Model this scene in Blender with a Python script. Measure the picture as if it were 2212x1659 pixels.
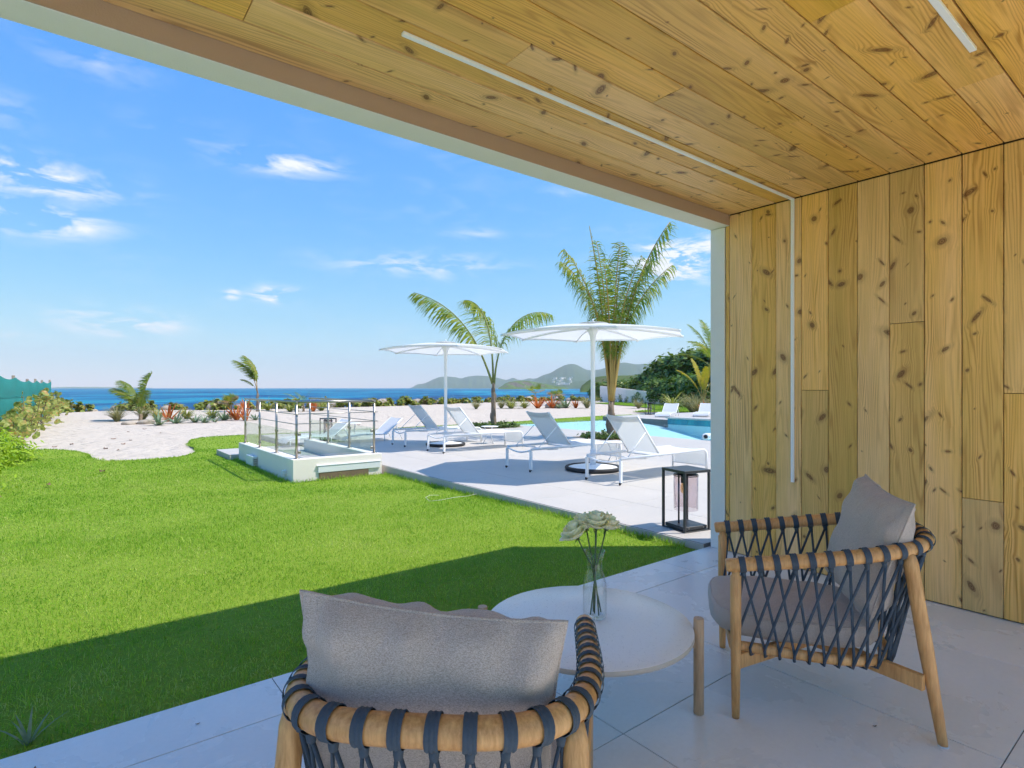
import bpy, bmesh, math, random
import numpy as np
from mathutils import Vector, Matrix
from mathutils.geometry import delaunay_2d_cdt
for o in list(bpy.data.objects): bpy.data.objects.remove(o)
sc = bpy.context.scene
COL = sc.collection
R = math.radians

# ------------------------------------------------------------------ camera
YAW = math.atan(956/1223)                     # camera turned 38 deg right of +Y (the sea)
cam_d = bpy.data.cameras.new('camera'); cam = bpy.data.objects.new('camera', cam_d); COL.objects.link(cam)
cam_d.sensor_width = 36; cam_d.lens = 36*1223/2212
cam_d.shift_y = 8.5/2212
cam_d.clip_start = 0.05; cam_d.clip_end = 20000
cam.location = (0, 0, 1.4); cam.rotation_euler = (R(90), 0, -YAW)
sc.camera = cam
# ------------------------------------------------------------------ light
SUN_EL = R(58)
SUN_H = Vector((0.800, -0.600, 0)).normalized()
SUN_DIR = Vector((SUN_H.x*math.cos(SUN_EL), SUN_H.y*math.cos(SUN_EL), math.sin(SUN_EL)))
sun_d = bpy.data.lights.new('sun', 'SUN'); sun = bpy.data.objects.new('sun', sun_d); COL.objects.link(sun)
sun_d.energy = 2.0; sun_d.angle = R(0.6); sun_d.color = (1.0, 0.93, 0.83)
sun.location = (30, -25, 60); sun.rotation_euler = (-SUN_DIR).to_track_quat('-Z', 'Y').to_euler()
W = bpy.data.worlds.new('World'); sc.world = W; W.use_nodes = True
wt = W.node_tree; wt.nodes.clear()
def WN(t, **k):
    n = wt.nodes.new(t)
    for a, b in k.items(): setattr(n, a, b)
    return n
def wm(op, a, b=None, c=None):
    n = WN('ShaderNodeMath', operation=op)
    for i, v in enumerate((a, b, c)):
        if v is None: continue
        if isinstance(v, (int, float)): n.inputs[i].default_value = v
        else: wt.links.new(v, n.inputs[i])
    return n.outputs[0]
sky = WN('ShaderNodeTexSky', sky_type='NISHITA'); sky.sun_disc = False
sky.sun_elevation = SUN_EL; sky.sun_rotation = math.atan2(SUN_DIR.x, SUN_DIR.y)
sky.altitude = 0; sky.air_density = 1.0; sky.dust_density = 0.1; sky.ozone_density = 2.0
bg = WN('ShaderNodeBackground'); wout = WN('ShaderNodeOutputWorld')
tc = WN('ShaderNodeTexCoord'); sep = WN('ShaderNodeSeparateXYZ'); wt.links.new(tc.outputs['Generated'], sep.inputs[0])
az = wm('ARCTAN2', sep.outputs[0], sep.outputs[1]); el = wm('ARCSINE', sep.outputs[2])
cx_ = WN('ShaderNodeCombineXYZ'); wt.links.new(wm('MULTIPLY', az, 4.0), cx_.inputs[0]); wt.links.new(wm('MULTIPLY', el, 14.0), cx_.inputs[1])
n1 = WN('ShaderNodeTexNoise'); n1.inputs['Scale'].default_value = 2.6; n1.inputs['Detail'].default_value = 9; n1.inputs['Roughness'].default_value = 0.62; n1.inputs['Distortion'].default_value = 0.5
wt.links.new(cx_.outputs[0], n1.inputs['Vector'])
n2 = WN('ShaderNodeTexNoise'); n2.inputs['Scale'].default_value = 0.55; n2.inputs['Detail'].default_value = 3
wt.links.new(cx_.outputs[0], n2.inputs['Vector'])
# thin wisps over the whole sky: high where both noises are high
wisp = wm('MULTIPLY', wm('MULTIPLY_ADD', n1.outputs[0], 2.6, -1.25), wm('MULTIPLY_ADD', n2.outputs[0], 5.0, -2.35))
wisp = wm('MULTIPLY', wm('MINIMUM', wm('MAXIMUM', wisp, 0), 1.0), 0.35)
mask = wisp
def uv_dir(u, v):
    a = (u-1106)/1223; b = (838-v)/1223
    s, c = math.sin(YAW), math.cos(YAW); x, y = s+a*c, c-a*s
    return math.atan2(x, y), math.atan2(b, math.hypot(x, y))
# the separate small clouds of the photograph (azimuth, elevation, half width, half height, weight)
for (u, v, wu, wv, k) in [(55, 468, 150, 34, 2.6), (60, 380, 200, 40, 1.9), (255, 697, 110, 26, 2.8), (592, 637, 46, 15, 3.4), (503, 637, 18, 10, 3.2), (610, 352, 110, 24, 1.6),
                          (905, 572, 160, 24, 1.3), (1465, 562, 80, 40, 5.0), (1525, 532, 30, 16, 4.0), (40, 726, 70, 9, 1.2), (1225, 415, 60, 14, 0.45), (220, 140, 120, 40, 0.35), (1020, 503, 60, 12, 0.6), (1345, 495, 60, 12, 0.4),(10,250,60,60,.4)]:
    a0, e0 = uv_dir(u, v); a1, _ = uv_dir(u+wu, v); _, e1 = uv_dir(u, v-wv)
    da = wm('MULTIPLY', wm('SUBTRACT', az, a0), 1/(a1-a0)); de = wm('MULTIPLY', wm('SUBTRACT', el, e0), 1/max(e1-e0, 1e-4))
    g = wm('EXPONENT', wm('MULTIPLY', wm('ADD', wm('MULTIPLY', da, da), wm('MULTIPLY', de, de)), -1.0))
    t = wm('MULTIPLY', g, wm('MULTIPLY_ADD', n1.outputs[0], 4.0*k, -1.85*k))
    mask = wm('MAXIMUM', mask, wm('MINIMUM', wm('MAXIMUM', t, 0.0), 0.92))
sc1 = WN('ShaderNodeSeparateColor'); wt.links.new(sky.outputs[0], sc1.inputs[0]); hz = WN('ShaderNodeCombineColor')
for i_, (k_, p_) in enumerate(((.208, 1.18), (.575, .70), (2.10, .08))): wt.links.new(wm('MULTIPLY', wm('POWER', sc1.outputs[i_], p_), k_), hz.inputs[i_])   # the camera's tone curve for the sky
mixc = WN('ShaderNodeMix', data_type='RGBA'); wt.links.new(mask, mixc.inputs[0]); wt.links.new(hz.outputs[0], mixc.inputs[6]); mixc.inputs[7].default_value = (2.48, 2.5, 2.6, 1)
wt.links.new(mixc.outputs[2], bg.inputs[0]); bg.inputs[1].default_value = 0.15
wt.links.new(bg.outputs[0], wout.inputs[0])
sc.view_settings.view_transform = 'Standard'; sc.view_settings.look = 'None'; sc.view_settings.gamma = 1
sc.view_settings.exposure = 1.54; sc.view_settings.use_curve_mapping = False
sc.render.engine = 'CYCLES'
cy = sc.cycles
cy.use_denoising = True; cy.max_bounces = 10; cy.diffuse_bounces = 4; cy.glossy_bounces = 4; cy.transmission_bounces = 8; cy.transparent_max_bounces = 16; cy.volume_bounces = 0
cy.use_adaptive_sampling = True; cy.adaptive_threshold = 0.03; cy.caustics_reflective = False; cy.caustics_refractive = False; cy.sample_clamp_indirect = 6

# ------------------------------------------------------------------ helpers: materials
def newmat(name):
    m = bpy.data.materials.new(name); m.use_nodes = True; m.node_tree.nodes.clear(); return m
class G:
    """small node-graph writer"""
    def __init__(s, name): s.m = newmat(name); s.t = s.m.node_tree
    def n(s, t, **k):
        x = s.t.nodes.new(t)
        for a, b in k.items(): setattr(x, a, b)
        return x
    def put(s, sock, v):
        if isinstance(v, bpy.types.NodeSocket): s.t.links.new(v, sock)
        elif isinstance(v, (tuple, list)):
            if len(v) == 3 and sock.type == 'RGBA': v = (*v, 1)
            sock.default_value = v
        elif v is not None: sock.default_value = v
    def math(s, op, a, b=None, c=None, clamp=False):
        x = s.n('ShaderNodeMath', operation=op); x.use_clamp = clamp
        for i, v in enumerate((a, b, c)): s.put(x.inputs[i], v)
        return x.outputs[0]
    def vmath(s, op, a, b=None):
        x = s.n('ShaderNodeVectorMath', operation=op); s.put(x.inputs[0], a); s.put(x.inputs[1], b)
        return x.outputs[1] if op in ('LENGTH', 'DISTANCE', 'DOT_PRODUCT') else x.outputs[0]
    def obj(s): return s.n('ShaderNodeTexCoord').outputs['Object']
    def pos(s): return s.n('ShaderNodeNewGeometry').outputs['Position']
    def rnd(s): return s.n('ShaderNodeObjectInfo').outputs['Random']
    def map(s, v, scale=(1, 1, 1), loc=(0, 0, 0)):
        x = s.n('ShaderNodeMapping'); s.put(x.inputs['Vector'], v); s.put(x.inputs['Scale'], scale); s.put(x.inputs['Location'], loc); return x.outputs[0]
    def noise(s, v, scale, detail=4, rough=.5, dist=0, out=0):
        x = s.n('ShaderNodeTexNoise'); s.put(x.inputs['Vector'], v); s.put(x.inputs['Scale'], scale); x.inputs['Detail'].default_value = detail
        x.inputs['Roughness'].default_value = rough; x.inputs['Distortion'].default_value = dist; return x.outputs[out]
    def mix(s, f, a, b, mode='MIX'):
        x = s.n('ShaderNodeMix', data_type='RGBA', blend_type=mode); s.put(x.inputs[0], f); s.put(x.inputs[6], a); s.put(x.inputs[7], b); return x.outputs[2]
    def ramp(s, f, stops, interp='LINEAR'):
        x = s.n('ShaderNodeValToRGB'); s.put(x.inputs[0], f); x.color_ramp.interpolation = interp
        e = x.color_ramp.elements
        while len(e) < len(stops): e.new(0.5)
        for q, (p, c) in zip(e, stops): q.position = p; q.color = (*c, 1) if len(c) == 3 else c
        return x.outputs[0]
    def mr(s, v, a, b, c=0, d=1, smooth=False):
        x = s.n('ShaderNodeMapRange', interpolation_type='SMOOTHSTEP' if smooth else 'LINEAR')
        for i, q in enumerate((v, a, b, c, d)): s.put(x.inputs[i], q)
        return x.outputs[0]
    def bump(s, h, strength=.3, dist=.01, normal=None):
        x = s.n('ShaderNodeBump'); s.put(x.inputs['Strength'], strength); s.put(x.inputs['Distance'], dist); s.put(x.inputs['Height'], h)
        if normal is not None: s.put(x.inputs['Normal'], normal)
        return x.outputs[0]
    def pbsdf(s, **k):
        x = s.n('ShaderNodeBsdfPrincipled')
        for a, v in k.items(): s.put(x.inputs[a.replace('_', ' ')], v)
        return x.outputs[0]
    def out(s, sh, disp=None):
        o = s.n('ShaderNodeOutputMaterial'); s.t.links.new(sh, o.inputs[0]); return s.m
def plain(name, col, rough=.5, metal=0, var=0.0, vscale=8, bump=0, bscale=60, spec=.5):
    g = G(name); c = col; nrm = None
    if var:
        nz = g.noise(g.vmath('ADD', g.obj(), g.n('ShaderNodeObjectInfo').outputs['Location']), vscale, 5, .6)
        c = g.mix(nz, tuple(x*(1-var) for x in col), tuple(min(1, x*(1+var)) for x in col))
    if bump: nrm = g.bump(g.noise(g.obj(), bscale, 4), bump, .004)
    return g.out(g.pbsdf(Base_Color=c, Roughness=rough, Metallic=metal, Normal=nrm, Specular_IOR_Level=spec))
def leafmat(name, c1, c2, trans=.35, scale=3.0, c3=None, rough=.45):
    """leaf: two or three real leaf colours varied over the plant, light passes through"""
    g = G(name)
    v = g.noise(g.vmath('ADD', g.obj(), g.n('ShaderNodeObjectInfo').outputs['Location']), scale, 3, .7)
    v = g.mr(v, .3, .7)
    st = [(0, c1), (1, c2)] if c3 is None else [(0, c1), (.55, c2), (.85, c3)]
    c = g.ramp(v, st)
    d = g.pbsdf(Base_Color=c, Roughness=rough, Specular_IOR_Level=.35)
    t = g.n('ShaderNodeBsdfTranslucent'); g.put(t.inputs[0], g.mix(.35, c, (1, .95, .2), 'MULTIPLY'))
    m = g.n('ShaderNodeMixShader'); m.inputs[0].default_value = trans; g.t.links.new(d, m.inputs[1]); g.t.links.new(t.outputs[0], m.inputs[2])
    return g.out(m.outputs[0])

# ------------------------------------------------------------------ helpers: objects
def props(o, label=None, cat=None, group=None, kind=None):
    if label: o['label'] = label
    if cat: o['category'] = cat
    if group: o['group'] = group
    if kind: o['kind'] = kind
    return o
def thing(name, label, cat, loc=(0, 0, 0), rz=0, group=None):
    o = bpy.data.objects.new(name, None); COL.objects.link(o); o.empty_display_size = .1
    o.location = loc; o.rotation_euler = (0, 0, rz)
    return props(o, label, cat, group)
def link(name, me, mat=None, parent=None, loc=None, rot=None):
    o = bpy.data.objects.new(name, me); COL.objects.link(o)
    if mat is not None and not me.materials: me.materials.append(mat)
    if parent is not None: o.parent = parent
    if loc is not None: o.location = loc
    if rot is not None: o.rotation_euler = rot
    return o
def copy_tree(o, parent=None):
    c = o.copy(); COL.objects.link(c); c.parent = parent
    for ch in o.children: copy_tree(ch, c)
    return c
def mesh_np(name, V, F, smooth=False, FS=None):
    """fast mesh from numpy arrays, all faces with the same corner count"""
    V = np.asarray(V, dtype=np.float32); F = np.asarray(F, dtype=np.int32)
    me = bpy.data.meshes.new(name); k = F.shape[1]
    me.vertices.add(len(V)); me.vertices.foreach_set('co', V.ravel())
    me.loops.add(F.size); me.loops.foreach_set('vertex_index', F.ravel())
    me.polygons.add(len(F)); me.polygons.foreach_set('loop_start', np.arange(0, F.size, k, dtype=np.int32)); me.polygons.foreach_set('loop_total', np.full(len(F), k, dtype=np.int32))
    if smooth: me.polygons.foreach_set('use_smooth', np.ones(len(F), dtype=bool))
    me.update(calc_edges=True); me.validate(); return me
class MB:
    def __init__(s): s.v = []; s.f = []; s.sm = []
    def add(s, vs, fs, smooth=False):
        b = len(s.v); s.v += [tuple(v) for v in vs]; s.f += [tuple(i+b for i in f) for f in fs]; s.sm += [smooth]*len(fs); return s
    def box(s, x0, x1, y0, y1, z0, z1, ch=0):
        if ch <= 0:
            vs = [(x, y, z) for x in (x0, x1) for y in (y0, y1) for z in (z0, z1)]
            return s.add(vs, [(0, 1, 3, 2), (4, 6, 7, 5), (0, 4, 5, 1), (2, 3, 7, 6), (0, 2, 6, 4), (1, 5, 7, 3)])
        bm = bmesh.new(); bmesh.ops.create_cube(bm, size=1)
        for v in bm.verts: v.co = Vector(((x0+x1)/2+v.co.x*(x1-x0), (y0+y1)/2+v.co.y*(y1-y0), (z0+z1)/2+v.co.z*(z1-z0)))
        bmesh.ops.bevel(bm, geom=bm.edges[:], offset=ch, segments=1, affect='EDGES')
        bm.verts.index_update(); s.add([v.co[:] for v in bm.verts], [[v.index for v in f.verts] for f in bm.faces]); bm.free(); return s
    def tube(s, pts, r, n=8, cap=True, closed=False, flat=None):
        """swept tube, r number or list; flat=(a,b) scales the section"""
        P = [Vector(p) for p in pts]; m = len(P); rr = r if isinstance(r, (list, tuple, np.ndarray)) else [r]*m
        up = None; vs = []
        for i in range(m):
            a = P[i-1] if (i > 0 or closed) else P[i]; b = P[(i+1) % m] if (i < m-1 or closed) else P[i]
            t = (b-a).normalized()
            if up is None:
                up = Vector((0, 0, 1)) if abs(t.z) < .9 else Vector((1, 0, 0))
            side = t.cross(up)
            if side.length < 1e-6: side = t.orthogonal()
            side.normalize(); up = side.cross(t).normalized()
            fa, fb = flat or (1, 1)
            for j in range(n):
                q = 2*math.pi*(j+.5)/n; vs.append(P[i]+side*(math.cos(q)*rr[i]*fa)+up*(math.sin(q)*rr[i]*fb))
        fs = []
        for i in range(m if closed else m-1):
            for j in range(n):
                a = i*n+j; b = i*n+(j+1) % n; c = ((i+1) % m)*n+(j+1) % n; d = ((i+1) % m)*n+j; fs.append((a, d, c, b))
        s.add(vs, fs, True)
        if cap and not closed:
            b = len(s.v)-m*n; s.f.append(tuple(b+j for j in range(n))); s.f.append(tuple(b+(m-1)*n+j for j in reversed(range(n)))); s.sm += [False, False]
        return s
    def lathe(s, prof, n=24, c=(0, 0), close=False, smooth=True):
        vs = []; fs = []; m = len(prof)
        for r, z in prof:
            for j in range(n): q = 2*math.pi*j/n; vs.append((c[0]+r*math.cos(q), c[1]+r*math.sin(q), z))
        for i in range(m if close else m-1):
            for j in range(n): fs.append((i*n+j, i*n+(j+1) % n, ((i+1) % m)*n+(j+1) % n, ((i+1) % m)*n+j))
        return s.add(vs, fs, smooth)
    def grid(s, fn, nu, nv, smooth=True, closed_u=False):
        vs = [fn(i/nu, j/nv) for i in range(nu+(0 if closed_u else 1)) for j in range(nv+1)]
        k = nv+1; mu = nu if closed_u else nu+1
        fs = [(i*k+j, ((i+1) % mu)*k+j, ((i+1) % mu)*k+j+1, i*k+j+1) for i in range(nu) for j in range(nv)]
        return s.add(vs, fs, smooth)
    def mesh(s, name):
        me = bpy.data.meshes.new(name); me.from_pydata(s.v, [], s.f); me.polygons.foreach_set('use_smooth', s.sm); me.update(); return me
    def build(s, name, mat=None, parent=None, loc=None, rot=None): return link(name, s.mesh(name), mat, parent, loc, rot)
def box(name, b, mat, parent=None, ch=0, loc=None, rot=None): return MB().box(*b, ch).build(name, mat, parent, loc, rot)
# ------------------------------------------------------------------ materials
def pine(name, tint):
    """treated knotty pine, grain along local X: knots with the grain flowing round them, growth rings, green and pink casts"""
    g = G(name); r = g.rnd(); ob = g.obj()
    off = g.n('ShaderNodeCombineXYZ'); g.put(off.inputs[0], g.math('MULTIPLY', r, 57.3)); g.put(off.inputs[1], g.math('MULTIPLY', r, 13.7)); g.put(off.inputs[2], g.math('MULTIPLY', r, 3.1))
    p = g.vmath('ADD', ob, off.outputs[0])
    sp = g.n('ShaderNodeSeparateXYZ'); g.put(sp.inputs[0], p); X, Y = sp.outputs[0], sp.outputs[1]
    flat = g.n('ShaderNodeCombineXYZ'); g.put(flat.inputs[0], X); g.put(flat.inputs[1], Y)
    psi = Y; kmask = None; kcol = None
    for (sx, sy, rmin, rmax, thr) in ((.40, .165, .010, .027, .52), (.25, .10, .004, .012, .60)):
        q = g.map(flat.outputs[0], (1/sx, 1/sy, 1))
        vo = g.n('ShaderNodeTexVoronoi', voronoi_dimensions='2D', feature='F1'); g.put(vo.inputs['Vector'], q); vo.inputs['Scale'].default_value = 1; vo.inputs['Randomness'].default_value = .85
        vp = g.map(vo.outputs['Position'], (sx, sy, 1))
        dv = g.vmath('SUBTRACT', flat.outputs[0], vp); ds = g.n('ShaderNodeSeparateXYZ'); g.put(ds.inputs[0], dv)
        cs = g.n('ShaderNodeSeparateColor'); g.put(cs.inputs[0], vo.outputs['Color'])
        rad = g.mr(cs.outputs[0], thr, 1, 0, 1); rad = g.math('MULTIPLY_ADD', rad, rmax-rmin, rmin); on = g.math('GREATER_THAN', cs.outputs[0], thr)
        rad = g.math('MULTIPLY', rad, on)
        slant = g.mr(cs.outputs[1], 0, 1, -1.3, 1.3)            # spike knots lean
        ex = g.math('MULTIPLY_ADD', ds.outputs[1], slant, ds.outputs[0]); ey = g.math('MULTIPLY', ds.outputs[1], g.mr(cs.outputs[2], .35, 1, 1.1, .38))
        rho2 = g.math('ADD', g.math('MULTIPLY', ex, ex), g.math('MULTIPLY', ey, ey)); rho = g.math('SQRT', rho2)
        w = g.math('DIVIDE', g.math('MULTIPLY', g.math('MULTIPLY', rad, rad), 1.6), g.math('ADD', rho2, 1e-5))
        psi = g.math('SUBTRACT', psi, g.math('MULTIPLY', ey, g.math('MINIMUM', w, 1.0)))
        wob = g.math('MULTIPLY_ADD', g.noise(p, 160, 2), .5, .75)
        t = g.math('DIVIDE', g.math('MULTIPLY', rho, wob), g.math('ADD', rad, 1e-5))
        core = g.math('MULTIPLY', g.math('MULTIPLY', g.mr(t, .80, 1.05, 1, 0, True), g.math('MULTIPLY_ADD', g.math('SINE', g.math('MULTIPLY', t, 15)), .16, .84)), on)
        halo = g.math('MULTIPLY', g.mr(t, .9, 2.6, .30, 0, True), on)
        k = g.math('MAXIMUM', core, halo)
        kmask = k if kmask is None else g.math('MAXIMUM', kmask, k)
    warp = g.n('ShaderNodeCombineXYZ'); g.put(warp.inputs[0], g.math('MULTIPLY', X, .42)); g.put(warp.inputs[1], g.math('MULTIPLY', psi, 7.0)); g.put(warp.inputs[2], g.math('MULTIPLY', r, 9))
    ln = g.noise(warp.outputs[0], 1.0, 2, .45)
    ph = g.math('ADD', g.math('MULTIPLY', psi, 46.0), g.math('MULTIPLY', ln, 15.0))
    ring = g.math('MULTIPLY_ADD', g.math('SINE', g.math('MULTIPLY', ph, 6.283)), .5, .5); ring = g.math('POWER', ring, 2.2)
    amt = g.mr(g.noise(g.map(flat.outputs[0], (.9, 3, 1)), 1.6, 2), .35, .72, .12, 1.0)
    ring = g.math('MULTIPLY', ring, amt)
    fib = g.noise(g.map(p, (3.5, 210, 40)), 1.0, 5, .6)
    broad = g.noise(g.map(p, (.55, 7, 3)), 1.0, 3, .6)
    a, b, c, d = tint
    base = g.ramp(g.math('ADD', g.math('MULTIPLY', broad, .75), g.math('MULTIPLY', r, .22)), [(.14, a), (.48, b), (.66, c), (.92, b)])
    base = g.mix(g.math('MULTIPLY', ring, .78), base, d, 'MIX')
    base = g.mix(g.mr(fib, .35, .72, .0, .50), base, g.mix(1, base, (.62, .56, .46), 'MULTIPLY'))
    hs = g.n('ShaderNodeHueSaturation'); g.put(hs.inputs['Color'], base); g.put(hs.inputs['Value'], g.mr(r, 0, 1, .88, 1.08)); g.put(hs.inputs['Saturation'], g.mr(g.math('FRACT', g.math('MULTIPLY', r, 7.7)), 0, 1, .9, 1.08))
    col = g.mix(g.math('MULTIPLY', kmask, .92), hs.outputs[0], (.125, .042, .018))
    # dark weather bloom along some board edges
    sp0 = g.n('ShaderNodeSeparateXYZ'); g.put(sp0.inputs[0], ob)
    edge = g.mr(g.math('ABSOLUTE', sp0.outputs[1]), .078, .099, 0, 1)
    blotch = g.mr(g.noise(g.map(p, (2.2, 9, 1)), 2.0, 4, .7), .5, .75, 0, .55)
    col = g.mix(g.math('MULTIPLY', edge, blotch), col, (.12, .085, .03))
    h = g.math('ADD', g.math('MULTIPLY', fib, .5), g.math('MULTIPLY', ring, .5))
    return g.out(g.pbsdf(Base_Color=col, Roughness=g.mr(fib, .3, .8, .42, .6), Normal=g.bump(h, .18, .002), Specular_IOR_Level=.35))
M = {}
M['pine_wall'] = pine('pine_wall', ((.61, .40, .095), (.90, .555, .185), (.96, .60, .26), (.46, .22, .055)))
M['pine_ceiling'] = pine('pine_ceiling', ((.62, .385, .075), (.90, .52, .135), (.96, .565, .20), (.46, .20, .04)))
M['backing'] = plain('backing', (.05, .035, .02), .9)
def teak(name, c1, c2):
    g = G(name); p = g.vmath('ADD', g.obj(), g.n('ShaderNodeObjectInfo').outputs['Location'])
    n = g.noise(p, 5, 2); f = g.noise(g.map(p, (60, 60, 6)), 1.5, 5, .65)
    t = g.math('ADD', g.math('MULTIPLY', n, .4), g.math('MULTIPLY', f, .7))
    c = g.ramp(t, [(.38, c1), (.72, c2)])
    return g.out(g.pbsdf(Base_Color=c, Roughness=.42, Normal=g.bump(f, .12, .0015), Specular_IOR_Level=.4))
M['teak'] = teak('teak', (.44, .20, .062), (.78, .44, .175)); M['teak_pale'] = teak('teak_pale', (.40, .24, .13), (.62, .41, .25))
M['plaster'] = plain('plaster', (.82, .79, .74), .85, var=.04, bump=.5, bscale=130)
M['taupe'] = plain('taupe', (.46, .31, .22), .85, var=.04, bump=.4, bscale=130)
def tile(name, c, rough):
    g = G(name); p = g.pos()
    n = g.noise(p, 1.6, 6, .62, .4); f = g.noise(p, 46, 4, .6); sp = g.noise(p, 7, 3, .7)
    t = g.math('ADD', g.math('MULTIPLY', n, .65), g.math('MULTIPLY', f, .35))
    col = g.ramp(t, [(.3, tuple(x*.9 for x in c)), (.7, tuple(min(1, x*1.05) for x in c))])
    col = g.mix(g.mr(sp, .62, .78, 0, .16), col, (.55, .47, .38))
    col = g.mix(g.math('MULTIPLY', g.rnd(), .16), col, (.46, .45, .44))
    spk = g.n('ShaderNodeTexVoronoi'); g.put(spk.inputs['Vector'], p); spk.inputs['Scale'].default_value = 5.5
    dirt = g.math('MULTIPLY', g.math('LESS_THAN', spk.outputs['Distance'], .026), g.math('GREATER_THAN', g.noise(p, 3.1, 2), .5))
    col = g.mix(g.math('MULTIPLY', dirt, .6), col, (.2, .16, .12))
    return g.out(g.pbsdf(Base_Color=col, Roughness=g.mr(n, .3, .7, rough-.02, rough+.04), Normal=g.bump(f, .05, .001), Specular_IOR_Level=.4))
M['tile'] = tile('tile', (.90, .85, .79), .27); M['deck_tile'] = tile('deck_tile', (.51, .47, .425), .58); M['grout'] = plain('grout', (.17, .16, .15), .9)
M['paint'] = plain('paint', (.86, .78, .70), .8, var=.05, vscale=3, bump=.35, bscale=90)
M['white_metal'] = plain('white_metal', (.82, .83, .84), .35); M['white_plastic'] = plain('white_plastic', (.74, .75, .76), .45)
M['steel'] = plain('steel', (.40, .375, .335), .33, 1); M['black_metal'] = plain('black_metal', (.035, .038, .042), .42); M['rubber'] = plain('rubber', (.022, .022, .024), .75)
M['strip'] = plain('strip', (.86, .87, .88), .4)
def glassy(name, tint, refl=1.0, rough=0.0, ior=1.45, bump=None):
    g = G(name); t = g.n('ShaderNodeBsdfTransparent'); g.put(t.inputs[0], tint); gl = g.n('ShaderNodeBsdfGlossy'); gl.inputs['Roughness'].default_value = rough
    f = g.n('ShaderNodeFresnel'); g.put(f.inputs[0], g.math('MULTIPLY_ADD', g.n('ShaderNodeNewGeometry').outputs['Backfacing'], 1/ior-ior, ior))
    m = g.n('ShaderNodeMixShader'); g.put(m.inputs[0], g.math('MULTIPLY', f.outputs[0], refl)); g.t.links.new(t.outputs[0], m.inputs[1]); g.t.links.new(gl.outputs[0], m.inputs[2])
    return g, f, gl, m
g, f, gl, m = glassy('rail_glass', (.90, .955, .925)); M['rail_glass'] = g.out(m.outputs[0])
g, f, gl, m = glassy('smoked_glass', (.925, .885, .895)); M['smoked_glass'] = g.out(m.outputs[0])
g, f, gl, m = glassy('bulb_glass', (.95, .80, .52)); M['bulb_glass'] = g.out(m.outputs[0])
g, f, gl, m = glassy('vase_glass', (.985, .992, .988), 1.0, 0.0, 1.5); M['vase_glass'] = g.out(m.outputs[0])
# pool water: clear and gently rippled
g, f, gl, m = glassy('pool_water', (.84, .965, .975), 0.42, 0.0, 1.33)
p = g.pos(); h = g.math('ADD', g.noise(g.map(p, (1, 1, 1)), 3.2, 3, .5, .8), g.math('MULTIPLY', g.noise(p, 11, 2), .25)); nb = g.bump(h, .55, .05)
g.put(f.inputs['Normal'], nb); g.put(gl.inputs['Normal'], nb); M['pool_water'] = g.out(m.outputs[0])
def pooltile():
    g = G('pool_tile'); p = g.pos(); n = g.noise(p, .5, 3); v = g.n('ShaderNodeTexVoronoi'); g.put(v.inputs['Vector'], g.vmath('ADD', p, g.noise(p, 2.0, 3, .5, 0, 1))); v.inputs['Scale'].default_value = 2.2
    return g.out(g.pbsdf(Base_Color=g.mix(n, (.55, .80, .80), (.66, .86, .86)), Roughness=.5))
M['pool_floor'] = pooltile(); 
g = G('pool_blue'); M['pool_blue'] = g.out(g.pbsdf(Base_Color=g.mix(g.rnd(), (.02, .20, .30), (.03, .30, .38)), Roughness=.2))
# lawn soil and grass
g = G('soil'); p = g.pos(); n = g.noise(p, .6, 5, .6); f_ = g.noise(p, 28, 5, .7)
M['soil'] = g.out(g.pbsdf(Base_Color=g.mix(f_, g.mix(n, (.12, .205, .016), (.175, .24, .026)), g.mix(n, (.23, .38, .03), (.33, .42, .06))), Roughness=.9, Normal=g.bump(f_, .8, .03), Specular_IOR_Level=.1))
g = G('grass_blade'); p = g.pos(); a = g.n('ShaderNodeAttribute'); a.attribute_name = 'tone'
big = g.noise(p, .55, 4, .6); fine_ = g.noise(p, 2.8, 3, .6); t = g.math('ADD', g.math('MULTIPLY', a.outputs['Fac'], .50), g.math('ADD', g.math('MULTIPLY', big, .62), g.math('MULTIPLY_ADD', fine_, .62, -.40)))
c = g.ramp(t, [(.12, (.125, .285, .018)), (.34, (.25, .45, .030)), (.56, (.39, .56, .055)), (.84, (.60, .60, .22))])
dry = g.mr(g.noise(p, 1.15, 4, .7, .4), .60, .74, 0, .55); c = g.mix(dry, c, (.52, .50, .19)); d = g.pbsdf(Base_Color=c, Roughness=.5, Specular_IOR_Level=.25); tr = g.n('ShaderNodeBsdfTranslucent'); g.put(tr.inputs[0], c)
m = g.n('ShaderNodeMixShader'); m.inputs[0].default_value = .45; g.t.links.new(d, m.inputs[1]); g.t.links.new(tr.outputs[0], m.inputs[2]); M['grass'] = g.out(m.outputs[0])
g = G('sand'); p = g.pos(); n = g.noise(p, .35, 5, .6); f_ = g.noise(p, 2.6, 6, .65, .3); ff = g.noise(p, 60, 3)
ft = g.n('ShaderNodeTexVoronoi', feature='SMOOTH_F1'); g.put(ft.inputs['Vector'], g.vmath('ADD', p, g.noise(p, 1.5, 2, .5, 0, 1))); ft.inputs['Scale'].default_value = 2.6
c = g.mix(n, (.54, .465, .385), (.62, .545, .465)); c = g.mix(g.mr(f_, .3, .75, 0, .5), c, (.48, .405, .33))
M['sand'] = g.out(g.pbsdf(Base_Color=c, Roughness=.95, Normal=g.bump(g.math('ADD', g.math('MULTIPLY', ft.outputs[0], .8), g.math('MULTIPLY', f_, .9)), 1.0, .10), Specular_IOR_Level=.1))
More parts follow.
